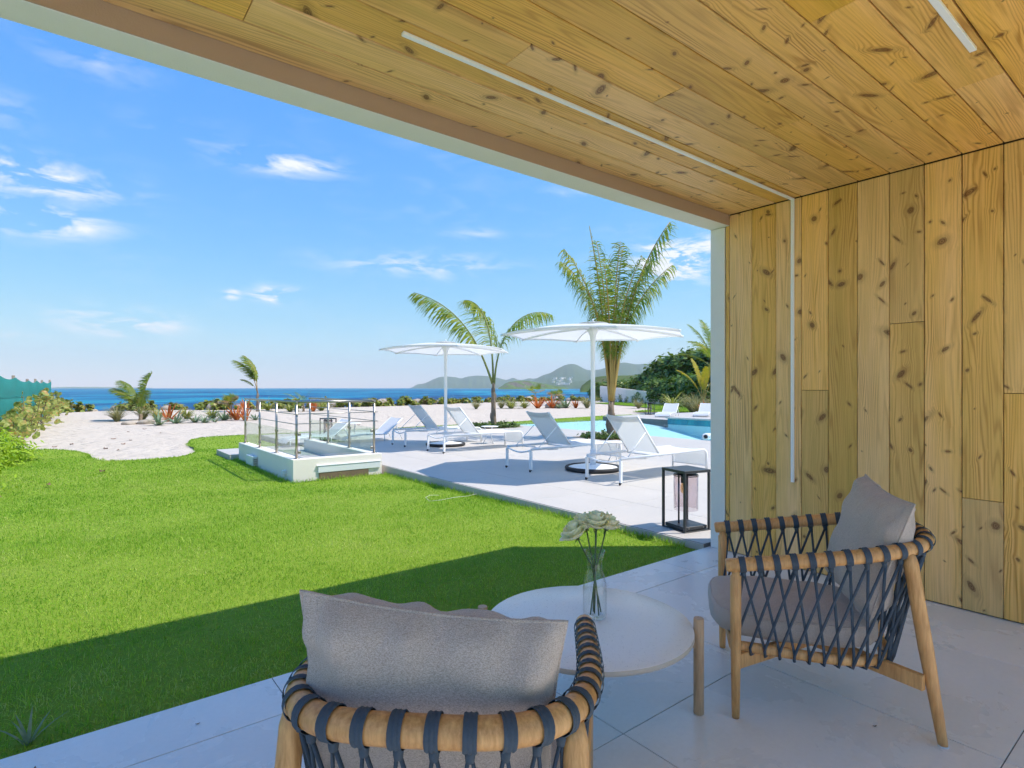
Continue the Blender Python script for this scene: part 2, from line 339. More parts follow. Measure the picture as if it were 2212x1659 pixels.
# sea: wind-ruffled blue water, turquoise where shallower, a few white caps
g = G('sea'); p = g.pos()
streak = g.noise(g.map(p, (.010, .022, 1)), 1.0, 5, .6, .6); rotm = g.n('ShaderNodeMapping'); g.put(rotm.inputs['Vector'], p); rotm.inputs['Rotation'].default_value = (0, 0, YAW); w1 = g.math('ADD', g.math('MULTIPLY', g.noise(g.map(rotm.outputs[0], (.10, .020, 1)), 1.0, 5, .66, .3), .62), g.math('MULTIPLY', g.noise(g.map(rotm.outputs[0], (.022, .0045, 1)), 1.0, 5, .62, .3), .38)); w2 = g.noise(g.map(p, (1.2, 2.0, 1)), 1.0, 4, .6)
c = g.ramp(streak, [(.32, (.002, .065, .17)), (.45, (.003, .115, .25)), (.55, (.006, .20, .32)), (.66, (.016, .30, .36))])
c = g.mix(g.mr(w1, .43, .57, .0, 1), g.mix(1, c, (1.9, 1.35, 1.2), 'MULTIPLY'), g.mix(1, c, (.2, .42, .62), 'MULTIPLY'))  # light and dark sides of waves painted into the colour, standing in for relief
capn = g.noise(g.map(rotm.outputs[0], (.16, .035, 1)), 1.0, 6, .72); cap = g.mr(capn, .685, .72, 0, .95)
c = g.mix(cap, c, (.8, .83, .85))
h = g.math('ADD', g.math('MULTIPLY', w1, 1.0), g.math('MULTIPLY', w2, .25))
M['sea'] = g.out(g.pbsdf(Base_Color=c, Roughness=.40, IOR=1.33, Specular_IOR_Level=.12, Normal=g.bump(h, 1.0, 1.2)))
def rockmat(name, c1, c2, c3):
    g = G(name); p = g.vmath('ADD', g.obj(), g.n('ShaderNodeObjectInfo').outputs['Location']); n = g.noise(p, 2.2, 6, .65, .5); f = g.noise(p, 16, 5, .7)
    c = g.ramp(g.math('ADD', g.math('MULTIPLY', n, .6), g.math('MULTIPLY', f, .4)), [(.32, c1), (.5, c2), (.68, c3)])
    return g.out(g.pbsdf(Base_Color=c, Roughness=.9, Normal=g.bump(f, .7, .03), Specular_IOR_Level=.2))
M['rock'] = rockmat('rock', (.26, .215, .17), (.43, .36, .29), (.56, .49, .41)); M['rock_dark'] = rockmat('rock_dark', (.10, .085, .075), (.20, .17, .14), (.34, .28, .22))
def hillmat(name, cover, bare, sc_):
    g = G(name); p = g.pos(); n = g.noise(p, sc_, 7, .65, .3); sl = g.n('ShaderNodeSeparateXYZ'); g.put(sl.inputs[0], g.n('ShaderNodeNewGeometry').outputs['Normal'])
    f = g.noise(p, sc_*9, 5, .7)
    c = g.mix(f, cover, tuple(x*1.9 for x in cover)); steep = g.mr(g.math('ADD', sl.outputs[2], g.math('MULTIPLY', n, .35)), .78, .98, 1, 0)
    c = g.mix(steep, c, bare)
    return g.out(g.pbsdf(Base_Color=c, Roughness=.95, Specular_IOR_Level=.05))
M['hill'] = hillmat('hill', (.040, .070, .026), (.085, .085, .05), .006); M['islet'] = hillmat('islet', (.075, .115, .030), (.26, .20, .14), .03); M['headland'] = hillmat('headland', (.06, .085, .025), (.24, .17, .12), .08)
# plants
M['palm'] = leafmat('palm', (.115, .20, .022), (.23, .31, .036), .45, 2.2, (.40, .38, .07)); M['palm_yellow'] = leafmat('palm_yellow', (.36, .35, .03), (.52, .44, .05), .45, 2.5, (.58, .44, .08))
M['palm_dry'] = leafmat('palm_dry', (.30, .22, .10), (.42, .30, .17), .3, 3, (.20, .20, .06))
M['petiole'] = plain('petiole', (.42, .26, .06), .5, var=.25, vscale=5); M['petiole_green'] = plain('petiole_green', (.20, .22, .05), .5, var=.25, vscale=5)
M['trunk'] = plain('trunk', (.25, .185, .125), .9, var=.45, vscale=14, bump=.8, bscale=30); M['stem_wood'] = plain('stem_wood', (.19, .13, .08), .9, var=.3, vscale=10)
M['seagrape'] = leafmat('seagrape', (.12, .20, .03), (.27, .33, .06), .33, 5.0, (.44, .26, .09)); M['seagrape_big'] = leafmat('seagrape_big', (.20, .27, .05), (.38, .42, .11), .38, 7.0, (.55, .33, .12))
M['tree'] = leafmat('tree', (.045, .115, .020), (.10, .19, .030), .32, .55, (.18, .25, .045)); M['tree_light'] = leafmat('tree_light', (.09, .16, .022), (.18, .25, .035), .32, .6, (.25, .25, .06))
M['hedge'] = leafmat('hedge', (.20, .36, .018), (.38, .54, .03), .4, 6, (.46, .58, .07)); M['shrub'] = leafmat('shrub', (.045, .10, .022), (.10, .17, .035), .3, 4, (.20, .24, .05))
M['brom'] = leafmat('brom', (.42, .085, .022), (.58, .16, .045), .35, 9, (.50, .27, .07)); M['agave'] = leafmat('agave', (.115, .19, .10), (.20, .28, .17), .2, 8, (.30, .34, .20))
M['spider'] = leafmat('spider', (.13, .20, .03), (.34, .36, .08), .35, 12, (.52, .50, .20)); M['fountain'] = leafmat('fountain', (.17, .20, .07), (.30, .29, .13), .35, 14, (.43, .36, .22))
M['dead'] = plain('dead', (.17, .085, .045), .85, var=.4, vscale=40); M['cord'] = plain('cord', (.72, .70, .62), .8)
# cloth, rope, stone, flowers
def fabric(name, c1, c2, sc_=900):
    g = G(name); p = g.obj(); a = g.noise(g.map(p, (1, .22, 1)), sc_, 2); b = g.noise(g.map(p, (.22, 1, .6)), sc_, 2); n = g.noise(p, 9, 4)
    mel = g.noise(p, 520, 3, .7); fold = g.noise(g.map(p, (14, 14, 5)), 1.0, 3, .5)
    t = g.math('ADD', g.math('MULTIPLY', g.math('ADD', a, b), .33), g.math('MULTIPLY', mel, .34))
    c = g.ramp(t, [(.30, c1), (.66, c2)]); c = g.mix(g.math('MULTIPLY', n, .15), c, c1)
    return g.out(g.pbsdf(Base_Color=c, Roughness=.95, Normal=g.bump(fold, .45, .02, g.bump(g.math('ADD', a, b), .35, .0012)), Specular_IOR_Level=.15, Sheen_Weight=.15))
M['fabric'] = fabric('fabric', (.165, .122, .095), (.76, .645, .57)); 
M['sling'] = plain('sling', (.70, .72, .74), .7, bump=.3, bscale=700)
g = G('sling_cloth'); d = g.pbsdf(Base_Color=(.74, .755, .77), Roughness=.75, Specular_IOR_Level=.2); t = g.n('ShaderNodeBsdfTranslucent'); g.put(t.inputs[0], (.74, .76, .78)); m = g.n('ShaderNodeMixShader'); m.inputs[0].default_value = .30
g.t.links.new(d, m.inputs[1]); g.t.links.new(t.outputs[0], m.inputs[2]); M['sling'] = g.out(m.outputs[0])
g = G('canopy_cloth'); n = g.noise(g.obj(), 3, 3); d = g.pbsdf(Base_Color=(.80, .80, .78), Roughness=.85, Specular_IOR_Level=.15, Normal=g.bump(n, .25, .03)); t = g.n('ShaderNodeBsdfTranslucent'); g.put(t.inputs[0], (.82, .82, .80)); m = g.n('ShaderNodeMixShader'); m.inputs[0].default_value = .42
g.t.links.new(d, m.inputs[1]); g.t.links.new(t.outputs[0], m.inputs[2]); M['canopy'] = g.out(m.outputs[0])
M['rope'] = plain('rope', (.050, .072, .100), .75, var=.25, vscale=160, bump=.4, bscale=800)
g = G('stone_top'); p = g.obj(); n = g.noise(p, 120, 2); v = g.n('ShaderNodeTexVoronoi'); g.put(v.inputs['Vector'], p); v.inputs['Scale'].default_value = 190
c = g.mix(g.math('MULTIPLY', g.math('LESS_THAN', v.outputs['Distance'], .22), g.math('GREATER_THAN', g.noise(p, 70, 2), .56)), g.mix(n, (.84, .80, .75), (.91, .88, .83)), (.33, .31, .29))
M['stone_top'] = g.out(g.pbsdf(Base_Color=c, Roughness=.24, Specular_IOR_Level=.5)); M['stone_edge'] = plain('stone_edge', (.50, .43, .36), .6, var=.12, vscale=60)
M['rose'] = leafmat('rose', (.88, .88, .60), (.96, .94, .80), .40, 30, (.92, .92, .68), .6); M['rose_stem'] = plain('rose_stem', (.085, .13, .04), .5, var=.3, vscale=60)
M['net'] = None
g = G('green_net'); p = g.obj(); n = g.noise(g.map(p, (1, 1, 6)), 3, 4); d = g.pbsdf(Base_Color=g.mix(n, (.012, .21, .185), (.025, .32, .27)), Roughness=.6); t = g.n('ShaderNodeBsdfTranslucent'); g.put(t.inputs[0], (.03, .34, .29)); m = g.n('ShaderNodeMixShader'); m.inputs[0].default_value = .35
g.t.links.new(d, m.inputs[1]); g.t.links.new(t.outputs[0], m.inputs[2]); M['net'] = g.out(m.outputs[0])

# ------------------------------------------------------------------ the ground
rng = np.random.default_rng(7)
def sstep(t): t = np.clip(t, 0, 1); return t*t*(3-2*t)
_ph = rng.uniform(0, 6.28, (12, 2)); _fr = rng.uniform(.25, 1.9, (12, 2))*rng.choice([-1, 1], (12, 2))
def bumps(x, y, k=1.0):
    s = 0
    for i in range(12): s = s+np.sin(x*_fr[i, 0]*k+_ph[i, 0]+y*_fr[i, 1]*k)/(1+.5*i)
    return s/4
def lawn_z(x, y): return -.03-.065*sstep((np.asarray(y)-3.2)/6)+.010*bumps(np.asarray(x), np.asarray(y), 1.2)*sstep((np.asarray(y)-2.9)/1.2)
SHORE = np.array([(-60, 46), (-3.3, 45.5), (-.4, 45.7), (5.3, 45.5), (8.6, 43.8), (15.3, 43.2), (24.2, 45.4), (30.7, 47.5), (37.5, 49.6), (43.6, 49.3), (48.2, 47.5), (56, 47), (160, 46)])
def shore_y(x): return np.interp(x, SHORE[:, 0], SHORE[:, 1])
def sand_z(x, y):
    x = np.asarray(x, float); y = np.asarray(y, float)
    z = -.135+.022*bumps(x, y, .8)+.012*bumps(x*2.3, y*2.3, 1.3)
    over = np.clip(y-shore_y(x)-.4, 0, None)
    return z-np.minimum(over*.32, 2.2)-1.5*((x > 4.9) & (x < 26.8) & (y < 17.2))
def sheet(name, xs, ys, fz, mat, smooth=True):
    Xg, Yg = np.meshgrid(xs, ys, indexing='ij'); Z = fz(Xg, Yg); nx, ny = len(xs), len(ys)
    V = np.stack([Xg.ravel(), Yg.ravel(), Z.ravel()], 1); i, j = np.meshgrid(np.arange(nx-1), np.arange(ny-1), indexing='ij'); a = (i*ny+j).ravel()
    o = link(name, mesh_np(name, V, np.stack([a, a+ny, a+ny+1, a+1], 1), smooth), mat); return props(o, kind='structure')
o = sheet('sand', np.concatenate([np.linspace(-60, -6, 30), np.linspace(-5.6, 34, 150), np.linspace(34.6, 60, 50)]), np.concatenate([np.linspace(11.5, 34, 90), np.linspace(34.4, 62, 70)]), sand_z, M['sand'])
o['label'] = 'pale beach sand between the lawn and the rocks by the sea'
o = sheet('ground', np.linspace(-60, 160, 45), np.linspace(-60, 62, 40), lambda x, y: -.32-np.clip((y-38)*.12, 0, 3)-1.4*((x > 6) & (x < 30) & (y < 18)), M['soil']); o['label'] = 'low ground around the garden'
o = sheet('sea', np.concatenate([np.linspace(-5800, -200, 12), np.linspace(-150, 400, 40), np.linspace(450, 5800, 20)]), np.concatenate([np.linspace(44, 400, 40), np.linspace(450, 5800, 25)]), lambda x, y: -1.6+0*x, M['sea']); o['label'] = 'deep blue wind-ruffled sea'
# lawn outline (metres): terrace edge, deck edge, stairwell, strip along the deck, curved sand edge, hedge line
LAWN = [(-7, 2.885), (4.365, 2.885), (4.365, 9.15), (2.76, 9.15), (2.76, 12.82), (2.60, 12.84), (2.60, 14.22), (4.365, 14.22), (4.365, 17.46), (27.2, 17.5), (27, 20.4), (24.6, 20.7), (22.2, 20.7), (18, 20.1), (16, 19.6), (13, 19.3), (9.9, 19.2), (7.4, 18.9), (5.6, 19.2), (4.48, 19.35), (3.6, 19.38),
        (3.17, 19.2), (2.8, 18.6), (2.58, 17.7), (2.48, 16.84), (2.46, 15.6), (2.29, 14.78), (2.05, 14.3), (1.77, 14.09), (1.45, 14.02), (1.14, 14.06), (.82, 14.14), (.56, 14.34), (.42, 14.65), (.365, 15.03), (.34, 15.6), (.27, 16.1), (.10, 16.8), (-.15, 17.35), (-.44, 17.75), (-.97, 18.1), (-7, 18.4)]
def poly_sheet(name, poly, fz, mat, step, kind='structure', dense=.25):
    B = []
    for i, a in enumerate(poly):
        b = poly[(i+1) % len(poly)]; n = max(1, int(math.dist(a, b)/dense))
        B += [(a[0]+(b[0]-a[0])*k/n, a[1]+(b[1]-a[1])*k/n) for k in range(n)]
    nb = len(B); xs = [p[0] for p in poly]; ys = [p[1] for p in poly]
    pts = [Vector(b) for b in B]
    gx = np.arange(min(xs)+step/2, max(xs), step); gy = np.arange(min(ys)+step/2, max(ys), step)
    Q = np.stack(np.meshgrid(gx, gy, indexing='ij'), -1).reshape(-1, 2); Q = Q[inside(Q, poly)]
    pts += [Vector(q) for q in Q]
    vs, es, fs, *_ = delaunay_2d_cdt(pts, [(i, (i+1) % nb) for i in range(nb)], [], 1, 1e-5)
    V = np.array([v[:] for v in vs]); Z = fz(V[:, 0], V[:, 1])
    o = link(name, mesh_np(name, np.c_[V, Z], np.array(fs), True), mat); return props(o, kind=kind)
def inside(Q, poly):
    P = np.asarray(poly); c = np.zeros(len(Q), bool); j = len(P)-1
    for i in range(len(P)):
        xi, yi = P[i]; xj, yj = P[j]
        if yi != yj: c ^= ((yi > Q[:, 1]) != (yj > Q[:, 1])) & (Q[:, 0] < (xj-xi)*(Q[:, 1]-yi)/(yj-yi)+xi)
        j = i
    return c
o = poly_sheet('lawn', LAWN, lawn_z, M['soil'], .45); o['label'] = 'bright green lawn between terrace, deck and sand'
LAWN2 = [(28, 23.5), (33, 25.5), (36.8, 31), (41, 39.5), (44.6, 39), (43, 33), (39.5, 26), (36, 20), (30, 19.5)]
def lawn2_z(x, y): return -.085+.01*bumps(x, y, .8)
o = poly_sheet('far_lawn', LAWN2, lawn2_z, M['soil'], .8); o['label'] = 'strip of lawn in front of the white boundary wall'
# grass blades
def blades(name, Q, L, Wd, fz, lean, label, sub=2):
    n = len(Q); a = rng.uniform(0, 2*np.pi, n); ln = L*rng.uniform(.55, 1.35, n); w = Wd*rng.uniform(.7, 1.3, n)
    tilt = np.abs(rng.normal(0, lean, n)); dx, dy = np.cos(a)*np.sin(tilt), np.sin(a)*np.sin(tilt); dz = np.cos(tilt)
    b = rng.uniform(0, 2*np.pi, n); sx, sy = np.cos(b), np.sin(b)
    z0 = fz(Q[:, 0], Q[:, 1])-.004
    base = np.c_[Q, z0]; S = np.c_[sx*w/2, sy*w/2, 0*w]
    D = np.c_[dx*ln, dy*ln, dz*ln]; bend = np.c_[dx, dy, -.45*np.sin(tilt)]*(ln*.38)[:, None]
    m1 = base+D*.55; tip = base+D+bend
    V = np.stack([base-S, base+S, m1+S*.85, m1-S*.85, tip], 1).reshape(-1, 3); k = np.arange(n)*5
    F = np.concatenate([np.stack([k, k+1, k+2], 1), np.stack([k, k+2, k+3], 1), np.stack([k+3, k+2, k+4], 1)])
    me = mesh_np(name, V, F); tone = np.repeat(np.clip(rng.normal(.42, .26, n)+.30*bumps(Q[:, 0]*2.6, Q[:, 1]*2.6), 0, 1), 5)
    at = me.attributes.new('tone', 'FLOAT', 'POINT'); at.data.foreach_set('value', tone.astype(np.float32))
    return props(link(name, me, M['grass']), label, 'grass', kind='stuff')
def scatter(n, x0, x1, y0, y1, poly, grow=0):
    Q = np.c_[rng.uniform(x0, x1, n), rng.uniform(y0, y1, n)]; return Q[inside(Q, poly)]
fw = np.array([math.sin(YAW), math.cos(YAW)]); rt = np.array([math.cos(YAW), -math.sin(YAW)])
def in_view(Q, m=1.25): d = Q@fw; l = Q@rt; return (d > .3) & (np.abs(l) < d*1106/1223*m+.6)
parts = []
for (n, y0, y1, L, w) in ((150000, 2.885, 4.6, .034, .0034), (150000, 4.6, 7.2, .036, .0046), (130000, 7.2, 11, .038, .0066), (80000, 11, 15.5, .040, .010), (60000, 15.5, 20.9, .042, .015)):
    x0, x1 = (-4.5, 4.365) if y0 < 15 else (-3, 27)
    Q = scatter(n, x0, x1, y0, y1, LAWN); Q = Q[in_view(Q)]
    # thinner and thicker patches, tufts
    d = bumps(Q[:, 0]*3.1, Q[:, 1]*3.1)+.5*bumps(Q[:, 0]*9, Q[:, 1]*9); Q = Q[rng.random(len(Q)) < .78+.45*d]
    parts.append((Q, L, w))
Qa = np.concatenate([p[0] for p in parts]); La = np.concatenate([np.full(len(p[0]), p[1]) for p in parts]); Wa = np.concatenate([np.full(len(p[0]), p[2]) for p in parts])
La *= 1+.35*bumps(Qa[:, 0]*2.2+3, Qa[:, 1]*2.2)
# longer uncut blades at the foot of the deck and the stairwell
ed = []
for (a, b, n) in (((4.34, 3.0), (4.34, 9.1), 5200), ((2.74, 9.2), (2.74, 12.8), 2000), ((2.75, 9.12), (4.3, 9.12), 900)):
    t = rng.random(n); q = np.array(a)+(np.array(b)-np.array(a))*t[:, None]; q[:, 0] -= np.abs(rng.normal(0, .045, n)); q[:, 1] -= np.abs(rng.normal(0, .03, n))*(a[1] == b[1]); ed.append(q)
Qe = np.concatenate(ed); Qe = Qe[rng.random(len(Qe)) < .45+.6*np.abs(bumps(Qe[:, 0], Qe[:, 1]*4))]
Qa = np.concatenate([Qa, Qe]); La = np.concatenate([La, np.full(len(Qe), .085)]); Wa = np.concatenate([Wa, np.full(len(Qe), .0055)])
# ragged edge where the lawn meets the sand
i0 = LAWN.index((24.6, 20.7)); eb = np.array(LAWN[i0:]); seg = np.linalg.norm(np.diff(eb, axis=0), axis=1); cs_ = np.r_[0, np.cumsum(seg)]; s_ = rng.uniform(0, cs_[-1], 15000)
qe = np.c_[np.interp(s_, cs_, eb[:, 0]), np.interp(s_, cs_, eb[:, 1])]; wig = np.clip(bumps(qe[:, 0]*4.1, qe[:, 1]*4.1)+.4, .1, 2)[:, None]; qe += rng.normal(0, .055, qe.shape)*wig; qe = qe[in_view(qe)]
Qa = np.concatenate([Qa, qe]); La = np.concatenate([La, np.full(len(qe), .045)]); Wa = np.concatenate([Wa, np.full(len(qe), .010)])
# scattered longer, paler stalks lying over the turf
k_ = rng.choice(len(Qa), 9000, replace=False); k_ = k_[bumps(Qa[k_, 0]*1.4+1, Qa[k_, 1]*1.4) > -.05]; La[k_] *= 1.9
blades('grass', Qa, La*.82, Wa, lawn_z, .95, 'short green grass blades of the lawn')
Q = scatter(60000, 28, 46, 19, 42, LAWN2); blades('far_grass', Q, .05, .03, lawn2_z, .6, 'grass blades of the lawn strip by the white wall')
# ------------------------------------------------------------------ covered terrace (building)
CZ = 2.875; WX = 4.44
bld = thing('covered_terrace', 'covered terrace with knotty pine ceiling and pine side wall, white beam and column', 'building', (WX, 2.7, 0))
BO = Vector((WX, 2.7, 0))
def bpart(name, b, mat, parent=bld, ch=0):
    org = Vector((0, 0, 0)) if parent is not bld else BO
    return box(name, (b[0]-BO.x, b[1]-BO.x, b[2]-BO.y, b[3]-BO.y, b[4], b[5]), mat, parent, ch)
XL, YB = -.95, -.64  # unseen roof ends cut short left and behind, so more sky light enters
YWE = YB
wallp = bpart('side_wall', (WX+.022, WX+.16, YWE, 2.705, 0, 3.0), M['backing']); wallp['label'] = 'side wall clad in upright knotty pine boards'
ceil = bpart('ceiling', (XL, WX+.16, YB, 2.664, CZ+.022, 3.02), M['backing']); ceil['label'] = 'ceiling of long knotty pine boards'
bpart('outer_wall_face', (WX+.163, WX+.26, YWE-.01, 2.70, 0, 3.0), M['plaster'])
bpart('roof_slab', (XL-.1, WX+.30, YB-.02, 2.85, 3.024, 3.10), M['plaster'])
bpart('beam', (XL-.02, WX+.27, 2.672, 2.85, 2.785, 3.02), M['plaster'], ch=.004)['label'] = 'white plastered front beam'
bpart('beam_lining', (XL, WX-.001, 2.666, 2.6715, 2.787, CZ+.02), M['taupe'])['label'] = 'taupe inner face of the beam'  # thin inner face in one even taupe colour
bpart('column', (WX-.003, WX+.27, 2.708, 2.846, 0, 2.783), M['plaster'], ch=.004)['label'] = 'white plastered column at the end of the pine wall'
for x, y in ((XL+.1, 2.76), (XL+.1, YB+.1), (WX+.12, YB-.06)): bpart('column', (x-.1, x+.1, y-.085, y+.085, 0, 3.02), M['plaster'])
rp = random.Random(11)
def plank(parent, L, w, mat, loc, rot):
    t = .018
    o = MB().box(-L/2, L/2, -w/2, w/2, -t/2, t/2, .0022).build('plank', mat, parent); o.location = Vector(loc)-BO; o.rotation_euler = rot; return o
# ceiling boards run along X, module 0.2 m in Y
ys = [2.664-.2*i for i in range(17)]
joints = {1: [.55], 3: [1.566], 4: [2.375], 5: [3.175], 8: [2.362], 9: [3.45, .4], 2: [-.4], 6: [.2], 7: [-.5], 0: [-.5]}
for i in range(16):
    y1, y0 = ys[i], ys[i+1]; xs = sorted(joints.get(i, [rp.uniform(-.3, 3.0)])); cuts = [XL]+xs+[WX-.004]
    for a, b in zip(cuts[:-1], cuts[1:]):
        gap = (.0095 if i % 2 else .0042); plank(ceil, b-a-.003, y1-y0-gap, M['pine_ceiling'], ((a+b)/2, (y0+y1)/2, CZ+.009+rp.uniform(-.0006, .0012)), (0, math.pi*rp.choice((0, 1)), math.pi*rp.choice((0, 1))))
# wall boards stand upright, same module
yw = [2.703, 2.667, 2.464, 2.262, 2.063, 1.866, 1.67, 1.469, 1.268, 1.067, .864]
while yw[-1] > YWE+.2: yw.append(yw[-1]-.2)
wj = {4: [1.382], 6: [1.839], 8: [.708], 9: [1.367]}
wj = {4: [1.382], 7: [1.839], 9: [.708], 10: [1.367]}
for i in range(len(yw)-1):
    y1, y0 = yw[i], yw[i+1]; cuts = [.006]+wj.get(i, [] if i < 11 else [rp.uniform(.5, 2.3)])+[CZ-.004 if i else 2.786]
    for a, b in zip(cuts[:-1], cuts[1:]):
        gap = rp.choice((.0025, .0035, .0055)); plank(wallp, b-a-.003, y1-y0-gap, M['pine_wall'], (WX+.009+rp.uniform(-.0012, .0008), (y0+y1)/2, (a+b)/2), (0, math.pi/2, 0) if rp.random() < .5 else (0, -math.pi/2, 0))
# slim light profiles: one along the ceiling and down the wall, one short by the inner side
ls = thing('light_strip', 'slim white light profile running along the ceiling then down the pine wall', 'light strip', (4.43, 2.16, .66))
def lpart(n, b, o): box(n, (b[0]-o[0], b[1]-o[0], b[2]-o[1], b[3]-o[1], b[4]-o[2], b[5]-o[2]), M['strip'], ls, .002)
lpart('ceiling_profile', (1.085, 4.421, 2.113, 2.135, CZ-.016, CZ-.001), (4.43, 2.16, .66)); lpart('wall_profile', (4.422, 4.4385, 2.113, 2.137, .667, CZ-.001), (4.43, 2.16, .66))
ls = thing('light_strip', 'short white light profile on the ceiling boards ending before the pine wall', 'light strip', (3.09, .70, CZ-.016))
lpart('ceiling_profile', (1.9, 3.09, .690, .716, CZ-.016, CZ-.001), (3.09, .70, CZ-.016))

# ------------------------------------------------------------------ terrace floor and deck
def tiled(name, x0, x1, y0, y1, ztop, px, py, ox, oy, mat, label, thick=.02, hole=None, gap=.0045):
    base = props(box(name, (x0, x1, y0, y1, ztop-.30, ztop-.004), M['grout']), label, kind='structure')
    xs = [x for x in np.arange(ox-60*px, x1, px) if x0 < x < x1]; xs = [x0]+[float(x) for x in xs]+[x1]; ys_ = [y for y in np.arange(oy-60*py, y1, py) if y0 < y < y1]; ys_ = [y0]+[float(y) for y in ys_]+[y1]
    cache = {}
    for a, b in zip(xs[:-1], xs[1:]):
        for c, d in zip(ys_[:-1], ys_[1:]):
            if b-a < .03 or d-c < .03 or (hole and hole(a, b, c, d)): continue
            k = (round(b-a, 3), round(d-c, 3))
            if k not in cache: cache[k] = MB().box(-k[0]/2+gap/2, k[0]/2-gap/2, -k[1]/2+gap/2, k[1]/2-gap/2, -.02, 0, .0012).mesh('tile'); cache[k].materials.append(mat)
            o = link('tile', cache[k], None, base, ((a+b)/2, (c+d)/2, ztop+rp.uniform(-.0004, .0004)))
    return base
tiled('terrace_floor', -4.8, 4.462, -4.5, 2.872, 0.0, .997, .995, 1.768, .535, M['tile'], 'pale large-format tile floor of the covered terrace')
DZ = .035
deck = tiled('deck', 4.385, 13.05, 2.874, 17.45, DZ, .9, .886, 4.385+.9, 5.286, M['deck_tile'], 'white tiled pool deck', hole=lambda a, b, c, d: False)
# fascia slabs along the deck edge, each its own piece
e = 2.874
for s_ in [3.52, 4.41, 5.286, 6.14, 7.027, 7.91, 8.8, 9.22, 10.6, 11.5, 12.4, 13.4, 14.3, 15.2, 16.1, 17.45]:
    box('edge_slab', (4.368, 4.3835, e+.002, s_-.002, -.17, DZ-.006), M['deck_tile'], deck, .001); e = s_
# deck to the right of the covered terrace and beyond the pool
tiled('side_deck', 4.74, 21.5, -3, 2.87, DZ-.004, .9, .886, 4.385+.9, 5.286, M['deck_tile'], 'white tiled deck beside the covered terrace')
far = tiled('pool_terrace', 18.75, 27, 2.9, 17.4, DZ+.10, .9, .886, 4.385, 5.286, M['deck_tile'], 'white tiled terrace on the far side of the pool')
# ------------------------------------------------------------------ pool
pool = props(MB().build('pool', M['pool_floor']), 'pale turquoise swimming pool with a shallow beach entry', kind='structure')
mb = MB()
def pool_floor(u, v):
    x = 13.05+u*8.4; y = 2.9+v*14.55; dep = .06+.75*sstep(np.array((15.6-y)/6.5))*sstep(np.array((x-13.0)/1.2)); return (x, y, float(DZ-.03-dep))
mb.grid(pool_floor, 30, 40)
o = mb.build('basin', M['pool_floor'], pool)
mb = MB(); mb.grid(lambda u, v: (13.05+u*8.4, 2.9+v*14.55, DZ-.02), 2, 2); mb.build('pool_surface', M['pool_water'], pool)
# raised far wall with blue waterline tiles
rw = thing('raised_pool_wall', 'raised pool edge with white coping and a row of blue tiles', 'pool wall', (18.6, 11, 0))
box('coping', (-.12, .75, -8, 2.85, .20, .255), M['deck_tile'], rw, .006); box('wall', (0, .60, -8, 2.8, -.9, .198), M['pool_floor'], rw)
tm = MB().box(-.012, 0, -.072, .072, -.012, .205, .002).mesh('wall_tile'); tm.materials.append(M['pool_blue'])
for i in range(72): link('wall_tile', tm, None, rw, (-.003, -8+.075+.15*i, -.02))
for i in range(5): link('wall_tile', tm, None, rw, (.06+.15*i-.0, 2.803, -.02), (0, 0, -math.pi/2))

# ------------------------------------------------------------------ far land
def at_px(u, v, d):
    a = (u-1106)/1223; b = (838-v)/1223; s, c = math.sin(YAW), math.cos(YAW); return np.array([(s+a*c)*d, (c-a*s)*d, 1.4+b*d])
def ridge_land(name, prof, D, front, back, mat, seed, label, base=-2.0, rough=.10, nu=150, nv=26, flat=1.0):
    """hill range: a skyline at distance D, a slope towards us with spurs and gullies, a slope behind"""
    rg = np.random.default_rng(seed); us = np.array([p[0] for p in prof]); vs = np.array([p[1] for p in prof]); uu = np.linspace(us[0], us[-1], nu); vv = np.interp(uu, us, vs)
    k = np.ones(5)/5; vv[2:-2] = np.convolve(vv, k, 'valid')
    T = np.concatenate([np.linspace(-1, 0, nv), np.linspace(0, 1, 8)[1:]]); V = []
    ph = rg.uniform(0, 6.28, 16); fr = rg.uniform(3, 40, 16)
    for i, (u, v) in enumerate(zip(uu, vv)):
        H = at_px(u, v, D)[2]-base; s = i/nu
        spur = sum(math.sin(fr[j]*s*6.28+ph[j])/(1+fr[j]*.40) for j in range(16))/1.6
        for t in T:
            d = D+(t*front if t < 0 else t*back); q = at_px(u, 838, d)
            if t <= 0: w = (1+t)**(1.25+.35*spur*flat); w *= 1+rough*math.sin(9*t+5*s*6.28+ph[0])*(-t)*(1+t)*2.5
            else: w = (1-t)**1.4
            zz = base+H*w+rough*H*.22*rg.normal()*(abs(t)*(1-abs(t)))*1.4
            V.append((q[0], q[1], zz))
    n2 = len(T); i, j = np.meshgrid(np.arange(nu-1), np.arange(n2-1), indexing='ij'); a = (i*n2+j).ravel()
    return props(link(name, mesh_np(name, V, np.stack([a, a+n2, a+n2+1, a+1], 1), True), mat), label, kind='structure')
ridge_land('far_hills', [(885, 838.4), (893, 836), (900, 830), (916, 828.5), (936, 819.4), (948, 814.5), (968, 813), (986, 815), (996, 818), (1010, 813), (1031, 811), (1052, 812.4), (1077, 816.6), (1094, 821.5), (1108, 815.2), (1118, 820), (1130, 820.5), (1142, 816.6), (1151, 818), (1175, 815), (1230, 818), (1290, 824)], 4700, 900, 700, M['hill'], 3, 'low hazy hills across the water', nu=220)
ridge_land('mountain', [(1130, 838), (1151, 822), (1171, 811), (1190, 805.5), (1203, 797), (1221, 788), (1232, 786), (1240, 786), (1249, 789.3), (1264, 798), (1273, 800), (1297, 798), (1310, 793.6), (1336, 784), (1351, 782.8), (1372, 787), (1394, 786), (1414, 784), (1450, 776), (1520, 770), (1600, 775), (1750, 780)], 3900, 1500, 700, M['hill'], 5, 'rounded hazy green mountain across the bay', nu=240)
